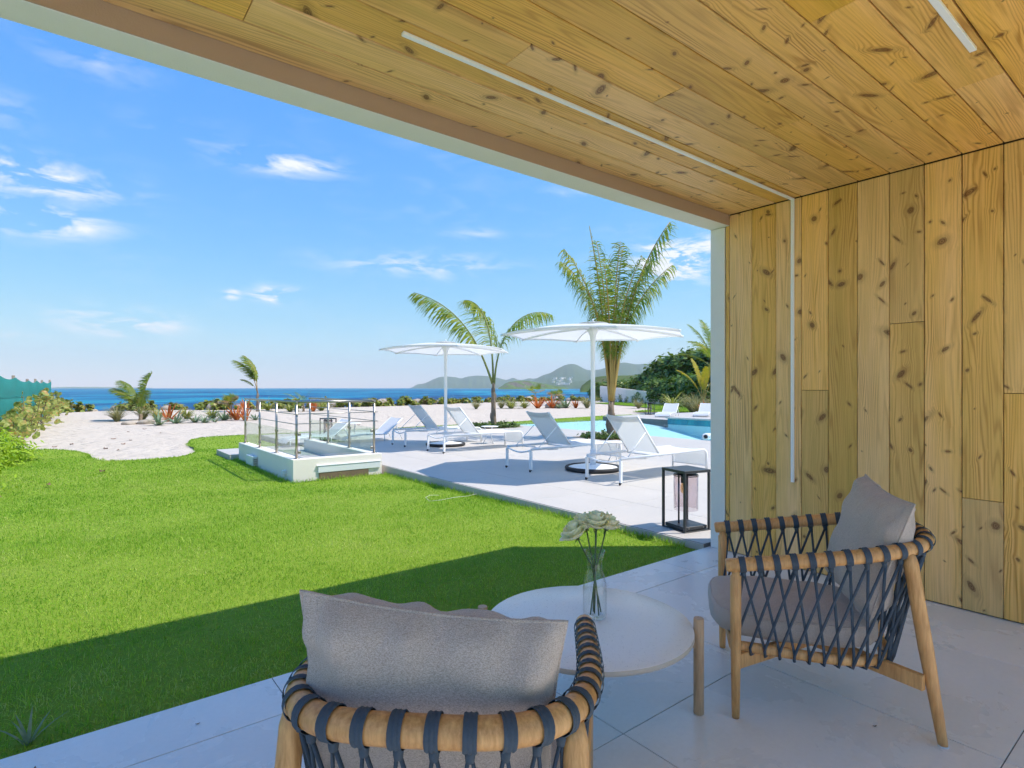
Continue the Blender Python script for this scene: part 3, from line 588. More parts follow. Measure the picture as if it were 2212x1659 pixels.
ridge_land('foothills', [(1110, 838.2), (1135, 834), (1160, 830), (1185, 827), (1215, 829), (1240, 824), (1270, 822), (1310, 818), (1400, 812), (1600, 815)], 2500, 500, 400, M['hill'], 9, 'lower green hills at the foot of the mountain', nu=160)
ridge_land('islet', [(1076, 838.3), (1084, 834), (1091, 828), (1100, 825), (1112, 823), (1126, 822.3), (1141, 823), (1167, 827), (1182, 830.5), (1199, 833.7), (1216, 836.2), (1228, 838.3)], 1350, 34, 60, M['islet'], 12, 'rocky green islet with bare cliffs in the bay', rough=.5, nu=120, nv=14)
ridge_land('headland', [(1253, 839.5), (1256, 833), (1262, 828), (1273, 820), (1286, 814), (1310, 812), (1344, 811), (1383, 811), (1450, 806), (1600, 800), (1800, 800)], 420, 26, 90, M['headland'], 14, 'rocky headland rising behind the boundary wall', rough=.45, nu=120, nv=14)
ridge_land('horizon_coast', [(100, 837.9), (130, 836.2), (180, 835.6), (240, 836.4), (290, 837.0), (330, 837.9)], 5300, 300, 200, M['islet'], 17, 'faint low coast on the horizon', nu=60, rough=.2)
hm = MB().box(-7, 7, -5, 5, 0, 6).mesh('far_house'); hm.materials.append(M['paint'])
rh = random.Random(4)
for i in range(34):
    u = rh.gauss(1212, 16) if i < 24 else rh.uniform(950, 1075); v = rh.uniform(815, 831) if i < 24 else rh.uniform(826, 834)
    # sit on the slope: mountain foot or far hills
    D_, F_ = (2500, 500) if i < 24 else (4700, 900)
    q = at_px(u, v, (D_-F_*rh.uniform(.1, .35)))
    h = link('far_house', hm, None, None, tuple(q-np.array([0, 0, 3])), (0, 0, rh.uniform(0, 3))); s_ = rh.uniform(.6, 1.3); h.scale = (s_, s_, s_)
    if i >= 24: h.scale = (1.6*s_, 1.6*s_, 1.4*s_)
    props(h, 'tiny white house in the cluster on the slope below the mountain' if i < 24 else 'tiny white house on the low hills across the water', 'house', 'far white houses below the mountain' if i < 24 else 'far white houses on the low hills')
# ------------------------------------------------------------------ armchairs
def rail_path(hw, D, t0, z0, z1, pe, n=72, na=12):
    pts = [(hw, -t) for t in np.linspace(0, t0, na, endpoint=False)]
    for q in np.linspace(0, math.pi, n):
        c, s = math.cos(q), math.sin(q); pts.append((hw*math.copysign(abs(c)**(2/pe), c), -(t0+(D-t0)*abs(s)**(2/pe))))
    pts += [(-hw, -t) for t in np.linspace(t0, 0, na+1)[1:]]
    out = [(x, y, z0+(z1-z0)*min(1, -y/D)**1.1) for x, y in pts]
    # even arc-length resampling
    P = np.array(out); L = np.r_[0, np.cumsum(np.linalg.norm(np.diff(P, axis=0), axis=1))]
    return lambda s: np.array([np.interp(s*L[-1], L, P[:, k]) for k in range(3)]), L[-1]
def make_armchair(label, loc, rz):
    t = thing('armchair', label, 'armchair', loc, rz, 'woven rope armchairs at the round table')
    fn, LEN = rail_path(.339, .815, .23, .644, .77, 3.35)
    RR = .0290
    N = 84; pts = [fn(s) for s in np.linspace(0, 1, N)]; rr = [RR]*N; rr[0] = RR*.75; rr[1] = RR*.97; rr[-1] = RR*.75; rr[-2] = RR*.97
    pts[1] = pts[0]+(pts[2]-pts[0])*.12; pts[-2] = pts[-1]+(pts[-3]-pts[-1])*.12
    MB().tube(pts, rr, 14).build('arm_rail', M['teak'], t)
    # seat frame ring (closed) under the cushion
    ring, RL = rail_path(.292, .655, .20, .287, .262, 3.0)
    rpts = [ring(s) for s in np.linspace(.0, 1, 60)]
    rp2 = [p+np.array([0, -.03, 0]) for p in rpts]
    MB().tube(rp2+[np.array([-.2, -.03, .287]), np.array([.2, -.03, .287])], .020, 8, closed=True, flat=(.7, 1.15)).build('seat_frame', M['teak'], t)
    # legs
    for sx in (1, -1):
        MB().tube([(sx*.339, -.040, 0), (sx*.339, -.040, .018), (sx*.339, -.040, .40), (sx*.339, -.040, .600), (sx*.339, -.040, .606), (sx*.339, -.040, .632)], [.015, .0165, .0225, .0225, .017, .017], 12).build('leg', M['teak'], t)
        a = Vector((sx*.322, -.80, 0)); b = Vector((sx*.292, -.695, .735)); MB().tube([a, a.lerp(b, .03), a.lerp(b, .5), a.lerp(b, .95), b], [.0165, .018, .0265, .0265, .019], 12).build('leg', M['teak'], t)
        MB().lathe([(.016, 0), (.019, .0), (.019, .004), (.016, .004)], 12, (sx*.322, -.80)).build('foot_pad', M['white_plastic'], t)
    # crossed stretchers
    for k, sx in enumerate((1, -1)):
        a = Vector((sx*.338, -.045, .242-.003*k)); b = Vector((-sx*.325, -.735, .238-.003*k)); d = (b-a); L = d.length; ang = math.atan2(d.y, d.x)
        o = MB().box(0, L, -.012, .012, -.031, .031, .003).build('stretcher', M['teak'], t); o.location = a; o.rotation_euler = (0, -math.asin(d.z/L), ang)
    # rope wraps and lattice
    nw = 30; sp = np.linspace(.032, .968, nw); prof = []
    for k in range(3):
        for q in (0.15, .5, .85): prof.append((-.0145+.0096*(k+q), .0035+.0030*math.sin(math.pi*q)))
    for i, s in enumerate(sp):
        p = fn(s); tg = Vector(fn(min(1, s+.004))-fn(max(0, s-.004))).normalized(); side = tg.cross(Vector((0, 0, 1))).normalized(); up = side.cross(tg)
        vs = []; fs = []; n = 18; m = len(prof)
        for j in range(n):
            q = 2*math.pi*j/n; dv = side*math.cos(q)+up*math.sin(q)
            for (o_, r_) in prof: vs.append(Vector(p)+tg*o_+dv*(RR+r_-.001))
        for j in range(n):
            for k in range(m-1): fs.append((j*m+k, ((j+1) % n)*m+k, ((j+1) % n)*m+k+1, j*m+k+1))
        # the bound neck under the rail
        mb = MB().add(vs, fs, True); base = Vector(p)-up*(RR+.004)
        mb.tube([base+up*.006, base-up*.010, base-up*.020], [.0115, .010, .0085], 8); mb.build('rope_wrap', M['rope'], t)
        # two cords fan out to the seat frame and hook under it
        for k, dl in enumerate((-1.55, 1.45)):
            st = np.interp(i+dl, range(nw), sp) if 0 <= i+dl <= nw-1 else (0.012 if i+dl < 0 else .988)
            e = Vector(ring(st))+Vector((0, -.03, 0)); out_ = Vector((e.x, e.y+.3, 0)); out_.normalize(); e2 = e+out_*.021+Vector((0, 0, .004)); s0 = base-up*.014+tg*(.003 if k else -.003)
            low = e+out_*.014-Vector((0, 0, .027)); off = out_*(.004 if k else -.001)
            MB().tube([s0, s0.lerp(e2, .5)+off, e2+off, low, low-out_*.03], .0050, 6, flat=(1.2, .8)).build('cord', M['rope'], t)
    # seat cushion
    mb = MB(); nu, nv = 44, 18
    def seat(u, v):
        a = 2*math.pi*u; c, s = math.cos(a), math.sin(a); pe = 3.6; x = .285*math.copysign(abs(c)**(2/pe), c); y = -.295+.345*math.copysign(abs(s)**(2/pe), s)
        b = -math.pi/2+math.pi*v; pr = abs(math.cos(b))**.42; zz = math.copysign(abs(math.sin(b))**.55, math.sin(b))
        crown = .018*(1-min(1, (x*pr/.3)**2))*(v > .5); wav = .0035*math.sin(14*a)*math.cos(b)
        return (x*pr*(1+.006*math.sin(9*a)), -.295+(y+.295)*pr, .363+.068*zz+crown+wav+.012*(y+.275)*(zz > 0))
    mb.grid(seat, nu, nv, True, True); cu = mb.build('seat_cushion', M['fabric'], t)
    ringp = [Vector(seat(i/60, .62))*1.0 for i in range(60)]
    MB().tube([Vector((p.x*1.004, p.y, p.z)) for p in ringp], .0026, 5, closed=True).build('piping', M['fabric'], cu)
    return t
FA, RA = 0.820, 2.200
make_armchair('rope armchair with its back turned and a taupe pillow peeking over its curved rail', (1.058, 1.524, 0), FA-math.pi/2)
make_armchair('rope armchair standing beside the pine wall with light grey seat facing the round table', (2.481, 1.542, 0), RA-math.pi/2)
def pillow(label, wpos, rz, lean, roll, w, h, th, seed, skew=0):
    t = thing('pillow', label, 'pillow', wpos, rz, 'back pillows of the rope armchairs'); rg = random.Random(seed); ph = [rg.uniform(0, 6.28) for _ in range(10)]
    def side(sg):
        def fn(u, v):
            a, b = 2*u-1, 2*v-1
            pin = (1-.050*(1-b*b)); pinv = (1-.055*(1-a*a))
            x = w/2*a*pin; z = h/2*b*pinv + skew*a*(.5+.5*b) - .006*(1-a*a)*(b > 0)*b
            f = max(0, (1-abs(a)**3.2))**.50*max(0, (1-abs(b)**3.2))**.50
            edge = (1-f)
            wr = .017*edge*f*3*(math.sin(13*a+ph[0]+2*b)*(abs(b))+math.sin(11*b+ph[1]-3*a)*abs(a)) + .006*f*math.sin(5*a+3*b+ph[2])
            wr += .022*f*edge*math.sin(21*a+ph[3])*max(0, b)
            return (x, sg*(th/2*f+wr*(1 if sg < 0 else .8)+.0015), z)
        return fn
    parts = MB(); parts.grid(side(-1), 40, 30); parts.grid(lambda u, v: side(1)(1-u, v), 40, 30)
    o = parts.build('pillow_body', M['fabric'], t); o.rotation_euler = (lean, roll, 0)
    per = [side(1)(i/40, 0) for i in range(40)]+[side(1)(1, i/30) for i in range(30)]+[side(1)(1-i/40, 1) for i in range(40)]+[side(1)(0, 1-i/30) for i in range(30)]
    p = MB().tube([(a, 0, c) for a, b, c in per], .0042, 5, closed=True).build('seam', M['fabric'], t); p.rotation_euler = (lean, roll, 0)
    return t
def local(px, py, a, x, y, z):     # chair-local to world
    return (px+x*math.sin(a)+y*math.cos(a), py-x*math.cos(a)+y*math.sin(a), z)
pillow('taupe grey pillow propped in the armchair seen from behind, its near corner peaked', local(1.058, 1.524, FA, -.020, -.63, .725), FA-math.pi/2, R(14), R(4.6), .560, .465, .19, 3)
pillow('light grey pillow standing upright in the armchair beside the pine wall', local(2.481, 1.542, RA, 0.0, -.63, .70), RA-math.pi/2, R(17), R(-3), .60, .53, .19, 8)
# ------------------------------------------------------------------ round table
TCX, TCY = 1.805, 1.765
t = thing('coffee_table', 'round coffee table with speckled white stone top on round wooden legs', 'coffee table', (TCX, TCY, 0))
MB().lathe([(0, .371), (.20, .371), (.443, .371), (.448, .369)], 72).build('tabletop', M['stone_top'], t)
MB().lathe([(.448, .369), (.450, .366), (.450, .352), (.446, .349), (.2, .349), (0, .349)], 72).build('top_edge', M['stone_edge'], t)
la = math.atan2(1.436-TCY, 2.123-TCX)
for k in (0, 2, 3):
    a = la+k*math.pi/2; x, y = .473*math.cos(a), .473*math.sin(a)
    MB().tube([(x, y, 0), (x, y, .004), (x, y, .405), (x, y, .41)], [.0205, .022, .022, .0205], 14).build('leg', M['teak_pale'], t)
for k in range(2):
    o = MB().box(-.462, .462 if k == 0 else .0, -.0125, .0125, .285-.002*k, .346-.002*k, .002).build('cross_rail', M['teak_pale'], t); o.rotation_euler = (0, 0, la+k*math.pi/2)
# ------------------------------------------------------------------ vase and roses
VX, VY, VZ = 1.861, 1.776, .3715
v = thing('vase', 'clear glass carafe vase on the round table', 'vase', (VX, VY, VZ))
op = [(0, 0), (.045, 0), (.051, .004), (.053, .02), (.0535, .12), (.051, .155), (.043, .185), (.034, .212), (.0315, .235), (.034, .258), (.041, .282), (.0475, .298)]
ip = [(.0455, .2975), (.0385, .280), (.0315, .258), (.029, .235), (.0315, .212), (.0405, .184), (.0485, .154), (.051, .12), (.0505, .02), (.044, .009), (0, .009)]
MB().lathe(op+ip, 40).build('vase_body', M['vase_glass'], v)
camR = Vector((math.cos(YAW), -math.sin(YAW), 0)); camF = Vector((math.sin(YAW), math.cos(YAW), 0))
rr_ = random.Random(5)
def petal_mesh(sz, curl, wide):
    def fn(u, v):
        a = (u-.5)*2*wide; H, Rl, lip = sz; r = Rl*math.sin(min(1, v*1.25)*math.pi/2)**.75*(1-.10*v*v)+lip*v**5*(1+.35*math.cos(a*5))
        return (r*math.cos(a), r*math.sin(a), H*v-.9*lip*v**6-.20*H*abs(2*u-1)**2.5*v)
    return MB().grid(fn, 6, 5).mesh('petal')
PM = [petal_mesh(q, 0, w_) for q, w_ in (((.056, .010, 0), 1.3), ((.057, .019, .002), 1.1), ((.055, .028, .006), .95), ((.050, .036, .011), .85))]
for m_ in PM: m_.materials.append(M['rose'])
for i, (lat, z, dep, foot) in enumerate(((-.094, .744, -.005, .030), (-.042, .777, .022, -.034), (.004, .792, -.028, .006), (.062, .778, .012, -.020), (.012, .783, .045, .040))):
    head = camR*lat*.82+camF*dep*.9; head.z = z-VZ-.02; base = camR*(-lat*.35 if i else .030)+camF*foot*.6; base.z = .014; neck = camR*(lat*.16)+camF*dep*.3; neck.z = .235
    # each rose is its own thing, standing in the vase
    rs = thing('rose', ['outermost cream rose nodding away from the bunch in the vase', 'cream rose tucked behind the nodding one in the vase', 'upright cream rose at the top of the bunch in the vase', 'cream rose leaning towards the armchair by the pine wall', 'cream rose at the back of the bunch, half hidden by the others'][i], 'rose', (VX+base.x, VY+base.y, VZ+base.z), 0, 'cream roses in the vase')
    o0 = Vector((base.x, base.y, base.z)); mid = o0.lerp(neck, .55)+camR*rr_.uniform(-.004, .004)
    MB().tube([o0-o0, mid-o0, neck-o0, neck.lerp(head, .5)-o0+camR*lat*.03, head-o0], [.0032, .0034, .0032, .003, .0036], 7).build('stem', M['rose_stem'], rs)
    tilt = Vector((head.x-neck.x, head.y-neck.y, max(.05, head.z-neck.z))).normalized(); rot = tilt.to_track_quat('Z', 'Y').to_euler()
    bl = MB().lathe([(0, -.004), (.008, -.002), (.013, .008), (.011, .016), (0, .020)], 10).build('bloom', M['rose_stem'], rs, head-o0, rot)
    for k in range(24):
        ly = 0 if k < 4 else 1 if k < 10 else 2 if k < 17 else 3
        p = link('petal', PM[ly], None, bl, (0, 0, .004+.003*(3-ly)), (rr_.uniform(-.1, .1), rr_.uniform(-.06, .12)+.06*ly, k*2.4)); s_ = rr_.uniform(.9, 1.1); p.scale = (s_*1.36, s_*1.36, s_*1.15)
    for k in range(4):
        a = k*1.57+.4; link('sepal', bpy.data.meshes.get('sepal') or MB().add([(-.004, 0, 0), (.004, 0, 0), (.003, .02, -.006), (-.003, .02, -.006), (0, .034, -.014)], [(0, 1, 2, 3), (3, 2, 4)]).mesh('sepal'), M['rose_stem'], rs, head-o0, (0, 0, a))
# ------------------------------------------------------------------ lanterns
def lantern(label, loc, rz):
    t = thing('lantern', label, 'lantern', loc, rz, 'black frame garden lanterns'); h = .575; w = .15; b = M['black_metal']
    for sx in (-1, 1):
        for sy in (-1, 1): box('post', (sx*w-.011, sx*w+.011, sy*w-.011, sy*w+.011, .0, h-.021), b, t, .0015)
    box('base', (-w+.012, w-.012, -w+.012, w-.012, .012, .045), b, t, .002); box('foot', (-w-.012, w+.012, -w-.012, w+.012, 0, .006), b, t, .001)
    fr = MB(); 
    for sx in (-1, 1): fr.box(sx*w-.0112, sx*w+.0112, -w-.0112, w+.0112, h-.02, h-.001)
    for sy in (-1, 1): fr.box(-w+.0115, w-.0115, sy*w-.0112, sy*w+.0112, h-.02, h-.001)
    fr.build('top_frame', b, t); box('top_plate', (-w-.0125, w+.0125, -w-.0125, w+.0125, h, h+.006), b, t, .001)
    MB().tube([(-.058, .035, .045), (-.058, .035, h-.02)], .0085, 10).build('stem', b, t)
    MB().lathe([(.020, h-.02), (.032, h-.022), (.032, h-.044), (.114, h-.048), (.114, h-.054), (.015, h-.054)], 24).build('cap', b, t)
    MB().tube([(-.028, .012, h-.05), (-.028, .012, h-.135)], [.019, .018], 14).build('socket', b, t)
    MB().lathe([(.113, h-.056), (.116, h-.054), (.116, h-.395), (.113, h-.395), (.113, h-.058)], 32).build('glass_shade', M['smoked_glass'], t)
    MB().lathe([(.114, h-.058), (.1185, h-.058), (.1185, h-.066), (.114, h-.066)], 32).build('shade_ring', b, t)
    bu = MB().lathe([(.012, h-.135), (.020, h-.16), (.024, h-.19), (.020, h-.222), (.008, h-.236), (0, h-.238)], 16, (-.028, .012)).build('bulb', M['bulb_glass'], t)
    MB().tube([(-.028, .012, h-.14), (-.024, .015, h-.17), (-.032, .012, h-.2), (-.028, .012, h-.215)], .0026, 5).build('filament', M['petiole'], bu)
    for sx in (-.09, .09): MB().lathe([(0, 0), (.006, 0), (.006, .002), (0, .002)], 8).build('screw', M['steel'], t, (sx, -w+.0115, .028), (R(90), 0, 0))
    return t
lantern('black square-framed lantern with smoked glass beside the white column', (4.735, 3.305, DZ+.0012), -.22)
lantern('black square-framed lantern standing behind the stairwell railing', (5.3, 14.55, DZ+.0012), .05)
lantern('black square-framed lantern beside the white ledge loungers across the pool', (21.7, 17.15, DZ+.1012), .1)
# ------------------------------------------------------------------ sun loungers
def rounded_rail(x0, x1, z, foot, r=.11, n=6):
    return [(x0, z), (x1-r, z)]+[(x1-r+r*math.sin(q), z-r+r*math.cos(q)) for q in np.linspace(0, math.pi/2, n+1)[1:]]+[(x1, foot)]
def make_lounger():
    t = thing('sun_lounger', 'x', 'sun lounger', (0, 0, 0), 0, 'white sun loungers on the deck'); m = M['white_metal']; L = 2.12; hw = .325; z = .365
    for sy in (-1, 1):
        P = rounded_rail(.0, L, z, .0)
        MB().tube([(x, sy*hw, zz) for x, zz in P], .0215, 4, flat=(.72, 1.25)).build('side_rail', m, t)
        lg = MB().box(-.021, .021, sy*hw-.0165, sy*hw+.0165, .035, z-.028, .002).build('leg', m, t)
        MB().lathe([(0, -.008), (.017, -.008), (.021, -.004), (.021, .004), (.017, .008), (0, .008)], 14).build('wheel', M['rubber'], lg, (-.018, sy*(hw+.0), .0215), (R(90), 0, 0))
        box('fork', (-.012, .006, sy*hw-.012, sy*hw+.012, .018, .034), M['rubber'], lg)
    MB().tube([(.0, hw*(1-2*s), z-.012-.055*math.sin(math.pi*s)) for s in np.linspace(0, 1, 9)], .0135, 6).build('head_bar', m, t)
    MB().tube([(L-.006, -hw, .10), (L-.006, hw, .10)], .012, 6).build('foot_bar', m, t); MB().tube([(.92, -hw, z-.02), (.92, hw, z-.02)], .013, 6).build('cross_bar', m, t)
    MB().grid(lambda u, v: (.93+u*(L-.11-.93), -.30+.60*v, z+.012-.012*math.sin(math.pi*v)), 8, 6).build('seat_sling', M['sling'], t)
    def fs(u, v):
        q = math.pi/2*min(1, u*1.6); x = L-.11+.115*math.sin(q); zz = z-.11+.122*math.cos(q)-max(0, u-.625)*.40; return (x, -.30+.60*v, zz)
    MB().grid(fs, 8, 4).build('foot_sling', M['sling'], t)
    hx, hz, tx, tz = .90, z+.012, .40, .955
    for sy in (-1, 1):
        MB().tube([(hx, sy*.295, hz), (tx, sy*.295, tz)], .0165, 4, flat=(.75, 1.2)).build('back_rail', m, t)
        MB().tube([(.575, sy*.302, .712), (.17, sy*.302, z+.006)], .0075, 6).build('strut', m, t)
        MB().tube([(.17, sy*.302, z+.012), (.42, sy*.302, z-.03), (.60, sy*.302, z-.035)], .008, 5).build('ratchet', m, t)
    MB().tube([(tx+.02, .295*(1-2*s), tz-.026-.02*math.sin(math.pi*s)) for s in np.linspace(0, 1, 7)], .011, 6).build('top_bar', m, t); MB().tube([(.30, -.302, z-.005), (.30, .302, z-.005)], .007, 5).build('strut_bar', m, t)
    def bs(u, v):
        sag = .022*math.sin(math.pi*v)*math.sin(math.pi*u); x = hx+(tx-hx)*u; zz = hz+(tz-hz)*u; dz = -.020*math.sin(math.pi*v)*u**3
        return (x+sag*.8-.004, -.288+.576*v, zz-sag*.6+dz+.006)
    o = MB().grid(bs, 10, 8).build('back_sling', M['sling'], t)
    # stitched sleeve across the top of the sling
    MB().grid(lambda u, v: tuple(np.array(bs(.86+.14*u, v))+np.array([-.010, 0, -.008])), 3, 8).build('head_sleeve', M['sling'], t)
    return t
lg = make_lounger()
spots = [((6.07, 5.625), 'white sling sun lounger standing behind the black lantern', 0), ((5.90, 7.365), 'white sling sun lounger between the two parasol bases, next to the near parasol', 0),
         ((6.13, 10.46), 'white sling sun lounger in front of the far parasol base', 0), ((6.12, 12.15), 'white sling sun lounger behind the far parasol base', 0)]
for i, ((x, y), lab, a) in enumerate(spots):
    o = lg if i == 0 else copy_tree(lg); o.location = (x, y, DZ+.0005); o.rotation_euler = (0, 0, a+R((.6, -1.2, .8, -.5)[i])); o['label'] = lab
def make_ledge_lounger():
    t = thing('ledge_lounger', 'x', 'sun lounger', (0, 0, 0), 0, 'low white ledge loungers'); m = M['white_metal']; hw = .31
    P = [(0, .06), (.10, .15), (.55, .19), (1.15, .17), (1.62, .56)]
    for sy in (-1, 1):
        MB().tube([(x, sy*hw, z) for x, z in P], .017, 6).build('side_rail', m, t)
        for x in (.12, 1.1): MB().tube([(x, sy*hw, .16), (x, sy*hw, .0)], .014, 6).build('leg', m, t)
        MB().tube([(1.42, sy*hw, .39), (1.62, sy*hw, .0)], .012, 6).build('strut', m, t)
    Px = [p[0] for p in P]; Pz = [p[1] for p in P]
    MB().grid(lambda u, v: (u*1.62, -.3+.6*v, float(np.interp(u*1.62, Px, Pz))+.014-.015*math.sin(math.pi*v)), 24, 6).build('sling', M['sling'], t)
    MB().tube([(1.62, hw*(1-2*s), .56-.02*math.sin(math.pi*s)) for s in np.linspace(0, 1, 7)], .012, 6).build('top_bar', m, t)
    return t
ll = make_ledge_lounger()
for i, ((x, y, z, a), lab) in enumerate((((5.30, 13.80, DZ, .05), 'low white lounger whose back rises behind the lounger by the far parasol'), ((3.95, 13.95, DZ, .02), 'low white lounger seen through the stairwell railing glass'),
                                         ((20.0, 15.15, DZ+.1, .38), 'low white lounger next to the lantern across the pool'), ((21.6, 14.35, DZ+.1, .38), 'low white lounger next to the planted bed across the pool'))):
    o = ll if i == 0 else copy_tree(ll); o.location = (x, y, z+.001); o.rotation_euler = (0, 0, a); o['label'] = lab
# ------------------------------------------------------------------ side tables
def side_table(label, loc):
    t = thing('side_table', label, 'side table', loc, 0, 'small white side tables'); m = M['white_metal']
    MB().lathe([(0, .41), (.205, .41), (.215, .413), (.215, .420), (.205, .424), (0, .424)], 32).build('tabletop', m, t)
    for k in range(3):
        a = k*2.094+.5; MB().tube([(.16*math.cos(a), .16*math.sin(a), 0), (.05*math.cos(a), .05*math.sin(a), .22), (.13*math.cos(a), .13*math.sin(a), .41)], .010, 6).build('leg', m, t)
    MB().tube([(.13*math.cos(q), .13*math.sin(q), .008) for q in np.linspace(0, 6.283, 20, endpoint=False)], .007, 5, closed=True).build('foot_ring', m, t)
side_table('small white round side table by the near parasol pole', (7.55, 6.72, DZ+.0012)); side_table('small white round side table by the far parasol pole', (8.15, 11.32, DZ+.0012)); side_table('small white round side table beside the low white loungers', (6.0, 14.6, DZ+.0012))
# ------------------------------------------------------------------ parasols
def parasol(label, loc, rot8, tilt):
    t = thing('parasol', label, 'parasol', loc, 0, 'white parasols on the deck'); m = M['white_metal']; n = 8; RAD = 1.52; zt, zr = 2.43, 2.255
    MB().lathe([(0, .085), (.12, .10), (.26, .075), (.40, .052), (.43, .040), (.43, .020), (0, .020)], 48).build('base_plate', m, t)
    MB().tube([(.435*math.cos(q), .435*math.sin(q), .036) for q in np.linspace(0, 6.2832, 56, endpoint=False)], .034, 10, closed=True).build('base_tyre', M['rubber'], t)
    mb = MB().tube([(0, 0, .08), (0, 0, .34)], .046, 16); mb.build('pole_sleeve', m, t)
    MB().tube([(0, 0, .30), (0, 0, .34), (0, 0, 1.9), (0, 0, 2.13), (0, 0, 2.23), (0, 0, 2.30), (0, 0, 2.36)], [.034, .037, .037, .042, .052, .085, .12], 16).build('pole', m, t)
    top = bpy.data.objects.new('canopy', None); COL.objects.link(top); top.parent = t; top.location = (0, 0, 2.36); top.rotation_euler = tilt
    ax, rimz = zt-2.36, zr-2.36
    def cz(r): return ax+.0-(ax-rimz)*(.38*(r/RAD)+.62*(r/RAD)**2)
    for k in range(n):
        a0 = rot8+2*math.pi*k/n; a1 = a0+2*math.pi/n; c0 = np.array([math.cos(a0), math.sin(a0)]); c1 = np.array([math.cos(a1), math.sin(a1)])
        def fn(u, v):
            rr = RAD*(.10+.90*u)*(1-.012*u*math.sin(math.pi*v)); q = (c0*(1-v)+c1*v)*rr; sag = -.022*math.sin(math.pi*v)*math.sin(math.pi*min(1, u)); r = np.hypot(*q)
            return (q[0], q[1], cz(rr)+sag+(.012*u**6*math.sin(math.pi*v)))
        MB().grid(fn, 9, 6).build('canopy_panel', M['canopy'], top)
        # hem flap
        MB().grid(lambda u, v: tuple(np.array(fn(1, v))+np.array([0, 0, -.028*u])), 1, 6).build('hem', M['canopy'], top)
        pts = [(c0[0]*RAD*s, c0[1]*RAD*s, cz(RAD*s)-.022-.045*(1-s)**2) for s in np.linspace(.06, 1.015, 10)]
        MB().tube(pts, [.018]*4+[.015]*6, 6, flat=(.7, 1.3)).build('rib', m, top)
    MB().lathe([(0, ax+.032), (.10, ax+.030), (.25, ax+.012), (.255, ax+.007), (0, ax+.012)], 8).build('vent_cap', M['canopy'], top)
    MB().lathe([(0, ax+.085), (.012, ax+.08), (.018, ax+.045), (0, ax+.04)], 10).build('finial', m, top)
    return t
tx = R(3.5)
parasol('white octagonal parasol beside the lounger behind the black lantern', (6.87, 6.60, DZ+.0012), R(4)-YAW, (R(.6), R(-.4), 0))
parasol('white octagonal parasol farther along the deck, between the two far loungers', (7.03, 11.55, DZ+.0012), R(16)-YAW, (R(-.5), R(.6), 0))
# ------------------------------------------------------------------ stairwell with its railing
sw = thing('stairwell', 'white rendered stairwell parapet sunk at the edge of the lawn and deck', 'stairwell', (2.79, 9.2, -.1)); O = Vector((2.79, 9.2, -.1))
def sp_(name, b, mat, ch=.003, parent=sw): return box(name, (b[0]-O.x, b[1]-O.x, b[2]-O.y, b[3]-O.y, b[4]-O.z, b[5]-O.z), mat, parent, ch)
sp_('parapet_side', (2.79, 2.98, 9.405, 12.85, -.9, .256), M['paint']); sp_('parapet_side', (4.135, 4.30, 9.405, 12.85, -.9, .256), M['paint']); sp_('parapet_front', (2.79, 4.302, 9.20, 9.402, -.4, .257), M['paint'])
sp_('landing', (2.985, 4.13, 11.0, 12.852, -.12, .012), M['deck_tile']); sp_('landing_slab', (2.62, 4.367, 12.856, 14.2, -.14, .008), M['deck_tile']) 
for k in range(5): sp_('step', (2.985, 4.13, 10.97-.3*(k+1), 10.97-.3*k, -1.4, -.16*(k+1)), M['deck_tile'])
sp_('white_profile', (3.18, 4.26, 9.172, 9.198, .02, .125), M['white_plastic'], .004); sp_('profile_lip', (3.16, 4.27, 9.165, 9.1985, .128, .142), M['white_plastic'], .002); sp_('bare_footing', (3.2, 4.05, 9.178, 9.199, -.2, .015), M['stem_wood'])
jb = sp_('junction_box', (2.70, 2.788, 11.35, 11.85, -.07, .11), M['white_plastic'], .006)
for k in range(3): sp_('gland', (2.72, 2.775, 11.325, 11.349, -.035+.04*k, -.015+.04*k), M['steel'], 0)
sp_('pipe_socket', (2.735, 2.789, 9.55, 9.63, -.02, .055), M['white_plastic'], .006)
rl = thing('railing', 'stainless steel railing with glass panels on the stairwell parapet', 'railing', (2.84, 9.3, .257)); st = M['steel']; RO = Vector((2.84, 9.3, .257))
HT = .875
posts = [(2.885, 9.33), (2.885, 10.45), (2.885, 11.57), (2.885, 12.70), (4.218, 9.33), (4.218, 10.45), (4.218, 11.57), (4.218, 12.70)]
for x, y in posts:
    p = MB().tube([(0, 0, 0), (0, 0, HT)], .0195, 14).build('post', st, rl, (x-RO.x, y-RO.y, 0)); MB().lathe([(0, .013), (.035, .013), (.048, .008), (.048, 0), (0, 0)], 18).build('flange', st, p); MB().tube([(0, 0, HT), (0, 0, HT+.025)], .008, 8).build('spigot', st, p)
def bar(name, a, b, r, mat=st): return MB().tube([(a[0]-RO.x, a[1]-RO.y, a[2]), (b[0]-RO.x, b[1]-RO.y, b[2])], r, 10).build(name, mat, rl)
for a, b in (((2.885, 9.30), (2.885, 12.74)), ((2.86, 9.33), (4.245, 9.33)), ((4.218, 9.30), (4.218, 12.74))):
    bar('handrail', (*a, HT+.042), (*b, HT+.042), .0215)
for k, (a, b) in enumerate((((2.855, 9.27), (2.855, 12.74)), ((2.84, 9.30), (4.27, 9.30)), ((4.248, 9.27), (4.248, 12.74)))):
    for h in (.56, .72): bar('rod', (*a, h+.002*k), (*b, h+.002*k), .0062)
